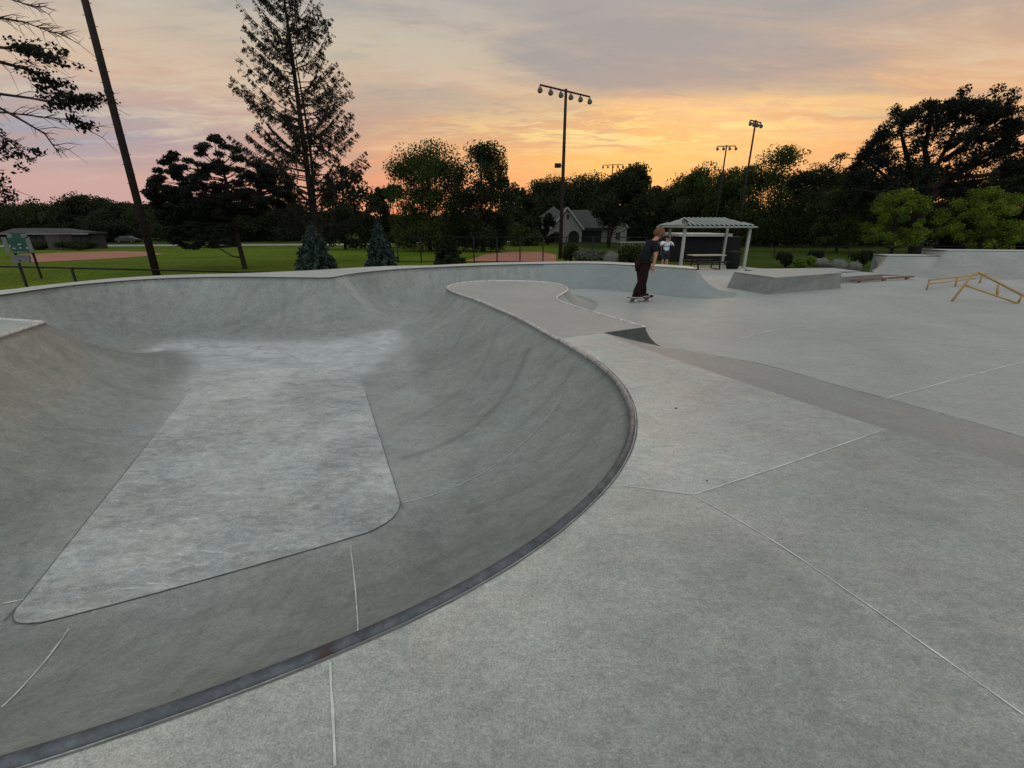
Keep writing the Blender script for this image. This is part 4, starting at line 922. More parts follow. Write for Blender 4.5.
def pine():
    Y = 28; z0 = float(gz(Y))-.1; b = P3(246, 271, Y); t = empty('pine_tree', (b.x, Y, z0), 'dark bushy pine with a bare slanting trunk, left of the tall sparse conifer', 'tree'); rng = np.random.RandomState(9); rnd = random.Random(11)
    L = lambda px, py, dy=0: P3(px, py, Y+dy)-Vector((b.x, Y, z0))
    tr = [L(246, 272), L(238, 240), L(232, 212), L(226, 180), L(215, 150)]; mb = MB(); mb.tube(tr, [.15, .12, .10, .075, .03], 9)
    mb.tube([L(242, 258), L(232, 256), L(222, 250), L(212, 244)], [.05, .04, .03, .02], 6)
    env = [(150, 190, 185), (160, 160, 205), (175, 150, 240), (195, 142, 246), (215, 134, 246), (235, 146, 242), (255, 160, 235), (275, 172, 225), (290, 182, 215), (300, 188, 208)]
    cs = []
    for k in range(430):
        px = rnd.uniform(148, 292); t0 = np.interp(px, [e[0] for e in env], [e[1] for e in env]); b0 = np.interp(px, [146, 155, 165, 180, 228, 245, 265, 285, 300], [190, 200, 238, 247, 246, 225, 215, 205, 200])
        py = rnd.uniform(t0+2, b0); 
        if px > 232 and rnd.random() < .50: continue
        if py < 190 and rnd.random() < .35: continue
        cs.append(L(px, py, rnd.uniform(-1.8, 2.2)))
    for p in cs[::2]:
        zf_ = min(max(p.z/tr[-1].z, 0.25), .95)*4*.95; i = min(int(zf_), 3); s = tr[i].lerp(tr[i+1], zf_-i)-Vector((0, 0, .25)); mb.tube([s, s.lerp(p, .55)-Vector((0, 0, .1)), p], [.04, .028, .01], 5, cap=False)
    C = clumps(cs, [(.34, .40, .18)]*len(cs), 260, rng, .6); link('crown', quads_mesh('crown', leaf_quads(C, .060, rng, 2.4, droop=-.5)), M['leaf_black'], t); mb.build('trunk', M['bark'], t)
pine()
def left_tree():
    Y = 13; z0 = float(gz(Y))-.6; tx_ = P3(-95, 250, Y).x; t = empty('broadleaf_tree', (tx_, Y, z0), 'near tree reaching in from the left edge with half bare drooping branches', 'tree', 'trees around the park'); rng = np.random.RandomState(19); rnd = random.Random(23)
    o = Vector((tx_, Y, z0)); L = lambda px, py, dy=0: P3(px, py, Y+dy)-o
    mb = MB(); mb.tube([Vector((0, 0, -.3)), Vector((.1, 0, 1.8)), Vector((-.1, 0, 4)), Vector((.2, 0, 7)), Vector((0, 0, 10))], [.30, .24, .20, .14, .05], 10)
    C = []; tw = mb
    def br(pts, r0, leaves, dens=1., twigs=0, wr=.16):
        P_ = [L(a, b_, dy) for a, b_, dy in pts]; n = len(P_); mb.tube(P_, [r0*(1-.85*i/(n-1)) for i in range(n)], 6, cap=False)
        Pn = np.array([list(p) for p in P_]); T_ = np.linspace(0, 1, n)
        for (s0, s1, cnt) in leaves:
            for _ in range(int(cnt*dens*.9)):
                s = rnd.uniform(s0, s1); c = np.array([np.interp(s, T_, Pn[:, i]) for i in range(3)])+rng.normal(size=3)*np.array([wr, wr, wr*.45]); C.append(c+rng.normal(size=(17, 3))*np.array([.085, .085, .045]))
        for _ in range(int(twigs*1.4)):
            s = rnd.uniform(.2, 1); c = Vector([float(np.interp(s, T_, Pn[:, i])) for i in range(3)]); d = (P_[-1]-P_[0]).normalized(); ln = rnd.uniform(.25, 1.0)
            sd_ = Vector((rnd.uniform(-.35, .9), rnd.uniform(-.8, .8), rnd.uniform(-1.0, .45))); m = c+(d*.5+sd_*.5)*ln*.5; e = m+(d*.4+sd_*.7+Vector((0, 0, -.25)))*ln*.55
            tw.tube([c, m, e], [.010, .007, .003], 4, cap=False)
            e2 = m+(d*.7-sd_*.25)*ln*.45; tw.tube([m, e2], [.006, .002], 4, cap=False)
    br([(-95, 110, 0), (-40, 60, 0), (0, 62, .2), (30, 70, .3), (55, 88, .4), (70, 100, .4), (80, 108, .4)], .06, [(.50, .75, 30), (.80, 1, 8)], twigs=22)
    br([(-95, 90, 0), (-40, 42, -.3), (5, 48, -.2), (25, 46, -.2), (45, 56, -.2), (62, 62, 0)], .05, [(.55, 1, 36)], 1., 16, .18)
    br([(-95, 150, 0), (-40, 100, .3), (0, 94, .3), (30, 98, .2), (60, 104, .1), (85, 100, .1), (102, 98, .1)], .05, [(.62, .9, 34), (.95, 1., 4)], twigs=22, wr=.15)
    br([(-95, 170, 0), (-40, 110, 0), (0, 108, 0), (25, 122, .1), (45, 134, .1), (55, 148, .1), (62, 158, .1)], .045, [], twigs=14)
    br([(-95, 170, 0), (-40, 108, .4), (0, 112, .4), (35, 116, .4), (70, 120, .4), (92, 132, .4)], .035, [(.80, .95, 10)], twigs=20)
    br([(-95, 60, 0), (-40, 10, 0), (0, 18, 0), (25, 22, .2), (45, 30, .2), (60, 34, .2)], .035, [], twigs=26)
    br([(-95, 40, 0), (-40, 0, .5), (0, -4, .5), (25, 4, .5), (40, 8, .5)], .03, [], twigs=18)
    br([(-95, 190, 0), (-45, 120, .2), (-10, 130, .2), (8, 140, .2), (22, 152, .2), (30, 165, .2)], .035, [(.7, 1, 14)], 1., 8)
    br([(-95, 200, 0), (-45, 140, -.2), (-12, 165, -.2), (2, 185, -.2), (6, 205, -.2)], .03, [(.55, 1, 16)], 1., 6)
    br([(-95, 180, 0), (-45, 120, .5), (-14, 128, .5), (2, 142, .5), (10, 158, .5)], .03, [(.6, 1, 12)], 1., 6)
    C = np.concatenate(C); link('crown', quads_mesh('crown', leaf_quads(C, .060, rng, 1.5)), M['leaf_black'], t); mb.build('trunk', M['bark'], t, True)
left_tree()
conifer(316, 26.5, 222, 45, 'broad blue spruce in front of the tall sparse conifer', n=15000, size=.085, group='small spruces behind the bowl')
conifer(381, 30, 219, 36, 'slim blue spruce, middle of the three behind the bowl', n=13000, size=.09, group='small spruces behind the bowl')
conifer(449, 33, 232, 34, 'small dark green spruce nearest the black fence posts', 'leaf_dark', 12000, .10, name='green_spruce', group='small spruces behind the bowl')
conifer(946, 62, 218, 26, 'dark spruce between the two bright green trees at right', 'leaf_black', 9000, .2, name='green_spruce')
conifer(1012, 50, 212, 42, 'dark spruce at the right edge beside the quarter pipe', 'leaf_black', 11000, .18, name='green_spruce')
# mid-distance and far trees: px, depth, top, width, leaves, kwargs
G1 = 'trees around the park'
broad(430, 66, 145, 96, 'left of the two big trees behind the small green spruce', 'leaf_mid', .04, ncl=100, per=380, size=.155, gap=.055, fat=1.0)
broad(483, 62, 144, 76, 'right of the two big trees behind the small green spruce, sky through its top', 'leaf_dark', .04, ncl=90, per=360, size=.155, gap=.06, fat=1.0)
broad(390, 80, 188, 60, 'low dark round tree between the tall conifer and the pair of big trees', 'leaf_dark', .03, ncl=36, per=160, size=.34)
broad(345, 72, 166, 74, 'dark tree standing behind the tall sparse conifer', 'leaf_dark', .08, ncl=30, per=150, size=.3, gap=.13)
broad(632, 84, 169, 64, 'rounded dense dark tree overhanging the gabled house', 'leaf_dark', .36, ncl=80, per=420, size=.21, flat=1.3, base_px=608)
broad(515, 100, 190, 54, 'low tree right of the pair of big trees', 'leaf_dark', .04, ncl=30, per=150, size=.4)
broad(520, 92, 221, 44, 'bright low tree left of the tallest floodlight pole', 'leaf_mid', .05, ncl=20, per=130, size=.3)
broad(547, 98, 214, 22, 'small dark tree hiding the left side of the gabled house', 'leaf_black', .05, ncl=18, per=150, size=.3)
FT = [(548, 150, 185, 60, 'leaf_dark', 'left of two far trees above the gabled house'), (586, 140, 180, 62, 'leaf_dark', 'right of two far trees above the gabled house'),
      (680, 120, 182, 60, 'leaf_dark', 'far tree just right of the rounded dense tree'), (706, 105, 172, 56, 'leaf_mid', 'far tree behind the left floodlight pole over the pavilion'),
      (738, 98, 172, 58, 'leaf_mid', 'far tree between the two floodlight poles over the pavilion'), (776, 90, 152, 64, 'leaf_mid', 'tall spiky-topped tree right of the pavilion'),
      (812, 84, 170, 56, 'leaf_dark', 'far tree left of the big spreading oak'), (846, 88, 176, 60, 'leaf_dark', 'far tree partly behind the left side of the spreading oak'),
      (10, 190, 212, 70, 'leaf_dark', 'far tree at the left edge behind the scoreboard'), (42, 200, 208, 56, 'leaf_mid', 'far tree above the roof of the low building'),
      (92, 185, 201, 58, 'leaf_dark', 'domed far tree above the right end of the low building'), (66, 210, 216, 50, 'leaf_dark', 'far low tree between two taller ones at left'),
      (128, 170, 208, 50, 'leaf_dark', 'far tree just left of the near wooden pole'), (165, 165, 210, 60, 'leaf_dark', 'far tree just right of the near wooden pole'),
      (108, 110, 226, 46, 'leaf_black', 'dark low tree near the parked dark car'), (205, 130, 208, 80, 'leaf_dark', 'far tree behind the bushy pine'),
      (262, 120, 212, 66, 'leaf_dark', 'far tree left of the broad blue spruce'), (300, 125, 208, 60, 'leaf_dark', 'far tree behind the broad blue spruce'),
      (660, 130, 196, 60, 'leaf_dark', 'far tree behind the pavilion roof corner'), (560, 170, 196, 70, 'leaf_dark', 'farthest tree behind the tallest pole'),
      (905, 95, 168, 70, 'leaf_dark', 'dark tree behind the trunk of the spreading oak'), (965, 92, 178, 76, 'leaf_dark', 'dark tree behind the right bright tree'), (1010, 85, 165, 70, 'leaf_dark', 'dark tree at the right edge under the oak'),
      (872, 100, 186, 50, 'leaf_dark', 'dark low tree behind the left bright tree'), (1065, 80, 150, 90, 'leaf_dark', 'dark tree beyond the right edge'), (-40, 150, 205, 90, 'leaf_dark', 'dark tree beyond the left edge')]
for px, Y, top, w, lm, lab in FT: broad(px, Y, top-3, w*(1.05 if px < 180 else 1.3), lab, lm, .04, ncl=62, per=400, size=1.05*Y/FPX, fat=1.12, flat=1.15)
def oak():
    Y = 56; z0 = float(gz(Y))-.1; b = P3(918, 246, Y); t = empty('oak_tree', (b.x, Y, z0), 'huge spreading oak at right with sky gaps between leaning limbs', 'tree', G1); rng = np.random.RandomState(41); rnd = random.Random(43)
    o = Vector((b.x, Y, z0)); L = lambda px, py, dy=0: P3(px, py, Y+dy)-o
    mb = MB(); mb.tube([Vector((0, 0, -.4)), L(918, 225), L(921, 208)], [.75, .6, .55], 10)
    limbs = [[(921, 208), (930, 180), (945, 150), (960, 120), (972, 104)], [(921, 208), (915, 180), (905, 150), (900, 128), (905, 112)], [(921, 208), (900, 190), (878, 170), (862, 158)], [(921, 208), (950, 178), (985, 160), (1020, 150), (1050, 142)],
             [(930, 180), (925, 150), (930, 120), (938, 104)], [(945, 150), (970, 135), (995, 118), (1012, 110)], [(950, 178), (980, 176), (1010, 172), (1040, 168)], [(945, 160), (962, 148), (985, 128), (1000, 104)], [(921, 208), (890, 195), (862, 190)], [(930, 190), (965, 168), (1000, 146), (1030, 130)]]
    cs = []; rad = []
    for l in limbs:
        dy = rnd.uniform(-3, 3); P_ = [L(x, y, dy*k/(len(l)-1)) for k, (x, y) in enumerate(l)]; n = len(P_); mb.tube(P_, [.34*(1-.85*k/(n-1)) for k in range(n)], 6, cap=False)
        Pn = np.array([list(p) for p in P_]); T_ = np.linspace(0, 1, n)
        for _ in range(10):
            s_ = rnd.uniform(.45, 1.02); c0 = Vector([float(np.interp(s_, T_, Pn[:, i])) for i in range(3)]); c1 = c0+Vector((rnd.uniform(-1.5, 1.5), rnd.uniform(-3, 3), rnd.uniform(-.2, 1.1))); cs.append(c1); rad.append((rnd.uniform(.6, 1.1), rnd.uniform(.6, 1.1), rnd.uniform(.4, .7))); mb.tube([c0, c1], [.07, .03], 4, cap=False)
    env = [(846, 172), (860, 152), (875, 132), (892, 119), (912, 107), (935, 99), (958, 97), (985, 100), (1003, 104), (1018, 118), (1040, 120), (1075, 130)]
    for _ in range(300):
        px = rnd.uniform(850, 1078); t0 = np.interp(px, [e[0] for e in env], [e[1] for e in env]); k = rnd.random(); py = t0+4+(206-t0-4)*rnd.random()**1.05
        if k < .22: py = t0+rnd.uniform(3, 12)
        if abs((px-943)-(150-py)*.35) < 7 and 122 < py < 165: continue
        if abs((px-1000)-(165-py)*.9) < 7 and 132 < py < 172: continue
        if abs((px-905)+(py-140)*.1) < 5 and 135 < py < 158: continue
        cs.append(L(px, py, rnd.uniform(-4, 4))); q_ = rnd.uniform(.45, 1.05); rad.append((q_*1.1, q_*1.1, q_*.75))
    # leaf sprays lean up to the right like the limbs
    parts = []
    for c, r in zip(cs, rad):
        n = 190; d = rng.normal(size=(n, 3)); d /= np.linalg.norm(d, axis=1)[:, None]; p = d*rng.rand(n)[:, None]**.5*np.array(r)
        th = R(38)*(.4+.6*rng.rand()); p = np.stack([p[:, 0]*math.cos(th)-p[:, 2]*math.sin(th), p[:, 1], p[:, 0]*math.sin(th)+p[:, 2]*math.cos(th)], 1); parts.append(p+np.array(c))
    C = np.concatenate(parts); link('crown', quads_mesh('crown', leaf_quads(C, .125, rng, 1.9)), M['leaf_black'], t); mb.build('trunk', M['bark'], t)
oak()
broad(838, 60, 188, 48, 'dull green small tree left of the two bright ones', 'leaf_mid', .14, ncl=26, per=170, size=.2)
broad(894, 50, 189, 62, 'left of two bright yellow-green trees in front of the oak', 'leaf_bright', .16, ncl=85, per=150, size=.105, gap=.055, fat=.60)
broad(982, 47, 187, 78, 'right of two bright yellow-green trees, nearer the right edge', 'leaf_bright', .14, ncl=95, per=150, size=.105, gap=.055, fat=.60)
# far wood that closes the horizon
def far_wood():
    rng = np.random.RandomState(77); n = 60000; a = rng.uniform(-1.25, 1.25, n); d = rng.uniform(230, 280, n); X = np.sin(a)*d; Yv = np.cos(a)*d*.8+60
    k = (np.sin(a*31)+np.sin(a*53+1)+np.sin(a*97+2))/3; hh = 8.5+2.2*k; Z = -2.6+hh*rng.rand(n)**.8
    C = np.stack([X, Yv, Z], 1); me = quads_mesh('distant_wood', leaf_quads(C, 1.5, rng)); tag(link('distant_wood', me, M['leaf_dark']), 'distant dark wood closing the horizon all round', 'wood', None, 'stuff')
far_wood()
# shrubs
def shrub(px, Y, top, w, label, m='leaf_mid', n=2600, size=.07, name='shrub', group='shrubs beyond the skate park'):
    TREE_ID[0] += 1; rng = np.random.RandomState(500+TREE_ID[0]); z0 = float(gz(Y))-.12; g = P3(px, 255, Y); H = max(.4, P3(px, top, Y).z-z0); W = w*Y/FPX
    t = empty(name, (g.x, Y, z0), label, 'shrub', group); cs = [(rng.uniform(-.33, .33)*W, rng.uniform(-.3, .3)*W, H*rng.uniform(.35, .72)) for _ in range(12)]
    C = clumps(cs, [(W*.22, W*.22, H*.30)]*12, n//12, rng, .45); link('foliage', quads_mesh('foliage', leaf_quads(C, size, rng, 1.7, droop=-.4)), M[m], t)
    mb = MB(); [mb.tube([(0, 0, -.1), (c[0]*.5, c[1]*.5, c[2]*.5), c], [.03, .02, .008], 5) for c in cs]; mb.build('stems', M['bark'], t)
shrub(628, 31, 242, 24, 'dense dark clipped shrub left of the person in white', 'leaf_mid', 5000, .08)
shrub(592, 34, 250, 40, 'wide low grey-green grassy shrub behind the bowl rim', 'grey_leaf', 5000, .09)
shrub(571, 37, 243, 18, 'small rounded green shrub right of the tallest pole', 'leaf_mid', 3600, .09)
shrub(788, 30, 252, 18, 'dark shrub between pavilion and boulders, left of a yellow-green one', 'leaf_dark')
shrub(805, 29, 256, 22, 'low yellow-green shrub in front of the boulders', 'leaf_bright')
shrub(863, 30, 249, 20, 'dark shrub just left of the lower quarter pipe wing', 'leaf_dark')
shrub(817, 34, 250, 16, 'small dark shrub behind the yellow-green one', 'leaf_dark')
shrub(44, 70, 241.5, 26, 'dark rounded bush in front of the low building, left of the hut', 'leaf_dark', 4000, .14)
shrub(80, 68, 241, 28, 'dark rounded bush in front of the low building, right of the hut', 'leaf_dark', 4000, .14)
# boulders
def boulder(px, py, Y, w, h, label, seed):
    g = P3(px, py, Y); z0 = float(gz(Y))-.1; W = w*Y/FPX; o = blob((0, 0, h*.35), W/2, W*.35, h*.7, 'boulder', M['stone'], None, seed, .34, nu=10, nv=7); o.location = (g.x, Y, z0); tag(o, label, 'boulder', 'landscape boulders')
boulder(612, 255, 33, 16, .8, 'pale pointed boulder left of the dense clipped shrub', 3)
boulder(838, 262, 28, 18, .5, 'low grey boulder right of the yellow-green shrub', 4)
boulder(856, 264, 26, 14, .45, 'flat grey boulder nearest the lower quarter pipe wing', 5)
boulder(822, 260, 31, 16, .5, 'grey boulder behind the yellow-green shrub', 6)
# ------------------------------------------------------------------ fences
def fence(name, label, pts, h, posts_r=.035, rails=(1.,), mesh=True):
    c = Vector((pts[0][0], pts[0][1], pts[0][2])); t = empty(name, c, label, 'fence'); r = lambda p, z=0: Vector(p)-c+Vector((0, 0, z))
    for p in pts: mb = MB(); mb.tube([r(p, -.2), r(p, h)], posts_r, 8); mb.build('post', M['black'], t, True)
    for k in rails: mb = MB(); mb.tube([r(p, h*k) for p in pts], posts_r*.7, 6); mb.build('rail', M['black'], t, True)
    if mesh:
        mb = MB()
        for i in range(len(pts)-1):
            a, b = Vector(pts[i]), Vector(pts[i+1]); L = (b-a).length; n = int(L/.17)
            for k in range(-int(h/.17), n):
                for s in (1, -1):
                    p0 = k*.17 if s == 1 else k*.17+h; p1 = p0+s*h; lo, hi = 0., h
                    x0, x1 = p0, p1; z0_, z1_ = 0., h
                    if x0 < 0: z0_ = -x0*1.; x0 = 0.
                    if s == -1 and p1 < 0: z1_ = h-(0-p1); x1 = 0.
                    if x1 > L: z1_ = z1_-(x1-L); x1 = L
                    if s == -1 and p0 > L: z0_ = p0-L; x0 = L
                    if z1_-z0_ < .05: continue
                    d = (b-a)/L; mb.tube([r(a+d*x0, z0_+.02), r(a+d*x1, z1_)], .0016, 3, cap=False)
        mb.build('chain_link', M['black'], t)
    return t
lf_pts = []
for px, Y, zr in ((-90, 11.8, .42), (-20, 12.6, .36), (21, 13, .31), (72, 13.2, .26), (235, 14.3, .04), (330, 15.2, -.06)):
    v = P3(px, 270, Y); lf_pts.append((v.x, Y, zr-1.12))
fence('chain_link_fence', 'low black chain link fence between the bowl and the green field at left', lf_pts, 1.12, .035)
cpts = []
for px in (398, 421, 449, 474, 497, 520, 543, 566, 592, 618, 645):
    v = P3(px, 255, 36); cpts.append((v.x, 36, float(gz(36))-.1))
fence('chain_link_fence', 'taller black chain link fence in front of the infield behind the bowl', cpts, 1.9, .045, (1., .05))
rp = []
for px in (740, 775, 810, 850, 890, 930, 970, 1010, 1050):
    v = P3(px, 250, 46); rp.append((v.x, 46, float(gz(46))-.1))
fence('rail_fence', 'long low dark rail fence across the lawn at right', rp, 1.1, .05, (1., .55), mesh=False)
# pale balusters of the ramp rail beside the pavilion
t = empty('stair_railing', P3(620, 252, 40), 'pale vertical bar railing behind the clipped shrub', 'railing'); c = t.location.copy()
mb = MB()
for k in range(22):
    v = P3(618+k*2.9, 249, 40)-c; mb.tube([v+Vector((0, 0, -.5)), v+Vector((0, 0, .55))], .025, 5)
mb.build('balusters', M['trim'], t); mb = MB(); a, b = P3(617, 249, 40)-c, P3(682, 249, 40)-c
mb.tube([a+Vector((0, 0, .55)), b+Vector((0, 0, .55))], .05, 6); mb.build('handrail', M['trim'], t)
# ------------------------------------------------------------------ buildings
def gable(name, label, cat='house'): pass
def house():
    Y = 110; z0 = float(gz(Y))-.1; o = P3(566, 241, Y); o.z = z0; t = empty('gabled_house', o, 'pale stucco house with steep front gable, arched porch openings and dark roof', 'house')
    S = lambda px, py, dy=0: P3(px, py, Y)-o+Vector((0, dy, 0))
    g = lambda px: S(px, 240).x
    zl = lambda py: S(566, py).z
    xl, xr, xp = g(551), g(581.5), g(566); ze, zp = zl(228), zl(208)
    D = 9.
    mb = MB(); mb.add([(xl, 0, -.5), (xr, 0, -.5), (xr, 0, ze), (xp, 0, zp-.15), (xl, 0, ze), (xl, D, -.5), (xr, D, -.5), (xr, D, ze), (xp, D, zp-.15), (xl, D, ze)], [(0, 1, 2, 3, 4), (9, 8, 7, 6, 5), (1, 6, 7, 2), (5, 0, 4, 9)])
    x2 = g(622); mb.box(((xr+x2)/2, D*.55, ze/2-.25), (x2-xr, D*.8, ze+.5)); mb.build('wall', M['wall_beige'], t)
    mb = MB(); ov = .5
    for s, xe in ((-1, xl), (1, xr)):
        n = Vector((xe-xp, 0, ze-zp)); e = Vector((xp, 0, zp))+n*1.1; mb.hexa([(xp, -ov, zp-.0), (e.x, -ov, e.z), (e.x, D+ov, e.z), (xp, D+ov, zp)], [(xp, -ov, zp+.25), (e.x, -ov, e.z+.25), (e.x, D+ov, e.z+.25), (xp, D+ov, zp+.25)])
    xrr = g(600)
    mb.hexa([(xr-.2, D*.5-4.6, ze), (x2, D*.5-4.6, ze), (x2, D*.5+4.6, ze), (xr-.2, D*.5+4.6, ze)], [(xp+.3, D*.5-.2, zp-.3), (xrr, D*.5-.2, zp-.3), (xrr, D*.5+.2, zp-.3), (xp+.3, D*.5+.2, zp-.3)]); mb.build('roof', M['shingle'], t)
    mb = MB()
    for xe in (xl, xr):
        n = Vector((xe-xp, 0, ze-zp)); e = Vector((xp, 0, zp))+n*1.1; mb.tube([(xp, -ov-.05, zp+.05), (e.x, -ov-.05, e.z+.05)], .16, 4)
    mb.build('gable_trim', M['trim'], t)
    for cxp, r_ in ((573.5, 1.25), (556, 1.0)):
        mb = MB(); x = g(cxp); zc_ = 1.35; pts = [(x-r_, -.03, -.3)]+[(x-r_*math.cos(a_*math.pi/12), -.03, zc_+r_*math.sin(a_*math.pi/12)) for a_ in range(13)]+[(x+r_, -.03, -.3)]; mb.poly(pts[::-1]); mb.build('arched_opening', M['shade'], t)
    mb = MB(); mb.box((g(567), -.04, zl(217)), (.7, .06, 1.2)); w = mb.build('window', M['glass'], t); mb = MB(); mb.box((g(567), -.02, zl(217)), (.95, .05, 1.45)); mb.build('frame', M['trim'], w)
    mb = MB(); mb.box(((xr+g(603))/2, D*.15-.05, ze*.42), (g(603)-xr-.4, .1, ze*.8)); mb.build('porch_opening', M['shade'], t)
    # small right gable
    a0, a1, ap = g(611), g(625.5), g(617.5); z1, z2 = zl(227.5), zl(218)
    mb = MB(); mb.add([(a0, -.6, -.5), (a1, -.6, -.5), (a1, -.6, z1), (ap, -.6, z2), (a0, -.6, z1), (a0, D, -.5), (a1, D, -.5), (a1, D, z1), (ap, D, z2), (a0, D, z1)], [(0, 1, 2, 3, 4), (9, 8, 7, 6, 5), (1, 6, 7, 2), (5, 0, 4, 9)]); mb.build('side_wing', M['wall_beige'], t)
    mb = MB()
    for xe in (a0, a1):
        n = Vector((xe-ap, 0, z1-z2)); e = Vector((ap, 0, z2))+n*1.15; mb.hexa([(ap, -1, z2+.02), (e.x, -1, e.z+.02), (e.x, D, e.z+.02), (ap, D, z2+.02)], [(ap, -1, z2+.25), (e.x, -1, e.z+.25), (e.x, D, e.z+.25), (ap, D, z2+.25)])
    mb.build('wing_roof', M['shingle'], t); mb = MB()
    for xe in (a0, a1):
        n = Vector((xe-ap, 0, z1-z2)); e = Vector((ap, 0, z2))+n*1.15; mb.tube([(ap, -1.05, z2+.1), (e.x, -1.05, e.z+.1)], .14, 4)
    mb.build('gable_trim', M['trim'], t)
    mb = MB(); mb.box((g(617), -.65, zl(236)), (1.0, .08, 1.6)); mb.build('window', M['glass'], t)
house()
def house2():
    Y = 128; z0 = float(gz(Y))-.1; o = P3(552, 241, Y); o.z = z0; t = empty('hip_roof_house', o, 'farther house with dark pointed hip roof, left of the gabled house', 'house'); g = lambda px: (P3(px, 235, Y)-o).x; zl = lambda py: (P3(552, py, Y)-o).z
    mb = MB(); xa, xb = g(543), g(564); zw = zl(217); mb.box(((xa+xb)/2, 4, zw/2), (xb-xa, 8, zw)); mb.build('wall', M['wall_beige'], t)
    mb = MB(); m = g(554); mb.add([(xa-.8, -.8, zw), (xb+.8, -.8, zw), (xb+.8, 8.8, zw), (xa-.8, 8.8, zw), (m, 4, zl(205.5))], [(3, 2, 1, 0), (0, 1, 4), (1, 2, 4), (2, 3, 4), (3, 0, 4)]); mb.build('roof', M['shingle'], t)
    mb = MB(); mb.box((g(556), -.05, zl(222)), (1.6, .08, 1.2)); mb.build('window', M['glass'], t)
house2()
def school():
    Y = 75; z0 = float(gz(Y))-.1; o = P3(55, 249, Y); o.z = z0; t = empty('low_building', o, 'long low building with pale flat roof behind the scoreboard', 'building'); g = lambda px: (P3(px, 240, Y)-o).x; zl = lambda py: (P3(55, py, Y)-o).z
    mb = MB(); xa, xb = g(10), g(93); h = zl(233.5); mb.box(((xa+xb)/2, 1.2, h/2-.2), (xb-xa, 2.4, h+.4)); mb.build('wall', M['school_wall'], t)
    mb = MB(); mb.hexa([(xa-.6, -1.2, h), (xb+.6, -1.2, h), (xb+.6, 2.6, h), (xa-.6, 2.6, h)], [(g(14), .5, zl(228.5)), (g(60), .5, zl(228.5)), (g(60), 2, zl(228.3)), (g(14), 2, zl(228.3))]); mb.box(((g(60)+xb)/2, .8, h+.12), (xb-g(60)+1., 3, .22)); mb.build('roof', M['school_roof'], t)
    mb = MB(); mb.box(((xa+xb)/2, -1.25, h-.05), (xb-xa+1.2, .12, .10)); mb.build('fascia', M['trim'], t)
    for k in range(9):
        x = g(34+k*6.4); mb = MB(); mb.box((x, -.03, h*.62), (.75, .06, .7)); mb.build('window', M['glass'], t)
    o2 = P3(62.5, 250, 70); z2 = float(gz(70))-.1; b = MB(); b.box((0, 0, 1.0), (2.0, 2.0, 2.2)); b.box((0, 0, 2.17), (2.3, 2.3, .14)); b.box((0, -1.02, .85), (.8, .05, 1.6)); s = b.build('storage_hut', M['school_roof']); s.location = (o2.x, 70, z2); tag(s, 'small pale square hut in front of the low building', 'hut')
school()
def dugout():
    Y = 38; z0 = float(gz(Y))-.1; o = P3(705, 250, Y); o.z = z0; t = empty('storage_building', o, 'low dark building with pale roof edge seen through the pavilion', 'building'); g = lambda px: (P3(px, 245, Y)-o).x; zl = lambda py: (P3(705, py, Y)-o).z
    xa, xb = g(672), g(741); h = zl(236.5)
    mb = MB(); mb.box(((xa+xb)/2, 2, h/2-.2), (xb-xa, 4, h+.4)); mb.build('wall', M['shade'], t)
    mb = MB(); mb.box(((g(675)+g(727))/2, 1.8, h+.12), (g(727)-g(675), 5, .20)); mb.build('roof', M['roof_rib'], t)
dugout()
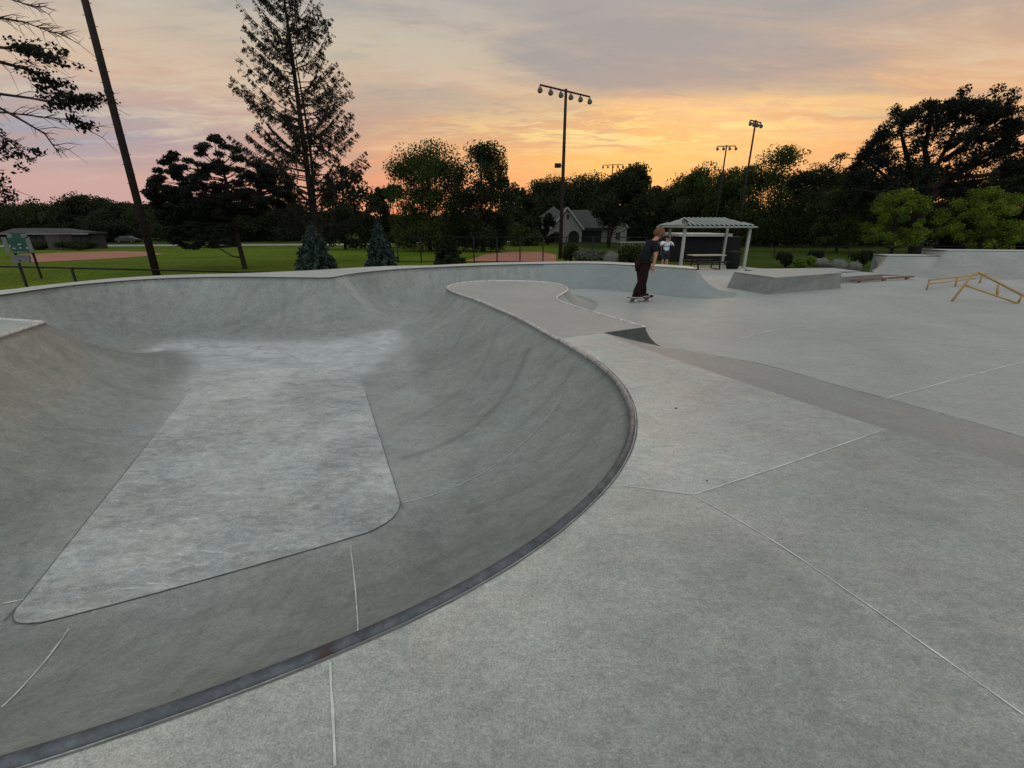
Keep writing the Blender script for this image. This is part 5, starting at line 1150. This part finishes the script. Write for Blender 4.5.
# scoreboard
def scoreboard():
    Y = 22; z0 = float(gz(Y))-.15; o = P3(21, 258, Y); o.z = z0; t = empty('scoreboard', o, 'dark green scoreboard with pale panels on two slim legs at the left edge', 'scoreboard'); S = lambda px, py: P3(px, py, Y)-o
    for px in (13, 31): a = S(px+3, 280); b = S(px-4, 236); a.z = -.2; a.x = b.x; mb = MB(); mb.tube([a, b], .05, 6); mb.build('leg', M['black'], t)
    def pan(x0, y0, x1, y1, m, nm, d=0., par=None):
        a, b = S(x0, y0), S(x1, y1); mb = MB(); mb.box(((a.x+b.x)/2, -.06-d, (a.z+b.z)/2), (abs(b.x-a.x), .08 if not d else .02, abs(a.z-b.z))); return mb.build(nm, m, par or t)
    p = pan(8, 233, 32.5, 253, M['green_panel'], 'board')
    pan(8.5, 233.5, 15, 238, M['board_grey'], 'header_panel', .05, p); pan(23, 233.8, 30, 238, M['board_grey'], 'header_panel', .05, p); pan(14.5, 251.5, 31, 252.6, M['board_grey'], 'frame_bar', .05, p)
    for a in ((8, 237, 9, 252.5), (31.5, 237, 32.5, 252.5)): pan(*a, M['board_grey'], 'frame_bar', .05, p)
    for a in ((20, 243.5, 24, 245), (15, 247.5, 18, 249), (21.5, 247, 24, 248.5), (28.5, 247, 31, 248.8)): pan(*a, M['trim'], 'marking', .05, p)
    q_ = pan(13, 255, 32, 259.5, M['fixture'], 'lower_board'); pan(13.5, 259.8, 22, 263, M['board_grey'], 'advert_panel', .0); pan(24, 259.8, 32, 262.5, M['board_grey'], 'advert_panel', .0)
scoreboard()
# cars
def car(px, Y, label, m, rz=0.):
    z0 = float(gz(Y)); g = P3(px, 240, Y); t = empty('parked_car', (g.x, Y, z0), label, 'car', 'parked cars', rz); L = 4.5; Wd = 1.75
    pr_ = [(-2.2, .35), (-2.25, .75), (-2.1, .95), (-1.5, 1.0), (-1.0, 1.42), (.6, 1.45), (1.25, 1.02), (2.1, .88), (2.25, .6), (2.2, .35)]
    n = len(pr_); mb = MB(); mb.add([(x, -Wd/2+(.14 if z > 1.1 else 0), z) for x, z in pr_]+[(x, Wd/2-(.14 if z > 1.1 else 0), z) for x, z in pr_], [tuple(range(n)), tuple(range(2*n-1, n-1, -1))]+[(i, (i+1) % n, n+(i+1) % n, n+i) for i in range(n)][::1]); mb.build('body', m, t, bevel=.05)
    for sy in (-1, 1):
        mb = MB(); y = sy*(Wd/2-.045); mb.poly([(-1.25, y, 1.03), (-.95, y*.93, 1.36), (.5, y*.93, 1.38), (1.0, y, 1.05)]); mb.build('side_window', M['glass'], t)
        for x in (-1.4, 1.4): mb = MB(); mb.tube([(x, sy*(Wd/2-.18), .33), (x, sy*(Wd/2+.02), .33)], .33, 14); w = mb.build('wheel', M['tyre'], t); mb = MB(); mb.tube([(x, sy*(Wd/2+.022), .33), (x, sy*(Wd/2+.035), .33)], .18, 10); mb.build('rim', M['fixture'], w)
car(128, 105, 'dark parked car beside the far edge of the left infield', M['car_dark'])
car(1001, 120, 'silver parked car under the right bright green tree', M['car_light'])
car(890, 122, 'silver parked car half hidden by the left bright green tree', M['car_light'])
car(483, 118, 'white parked car beyond the pair of big trees', M['car_light'], .1)
# ------------------------------------------------------------------ render settings
scene.view_settings.view_transform = 'Standard'; scene.view_settings.look = 'None'; scene.view_settings.exposure = 0; scene.view_settings.gamma = 1
scene.render.engine = 'CYCLES'
bpy.context.view_layer.update()
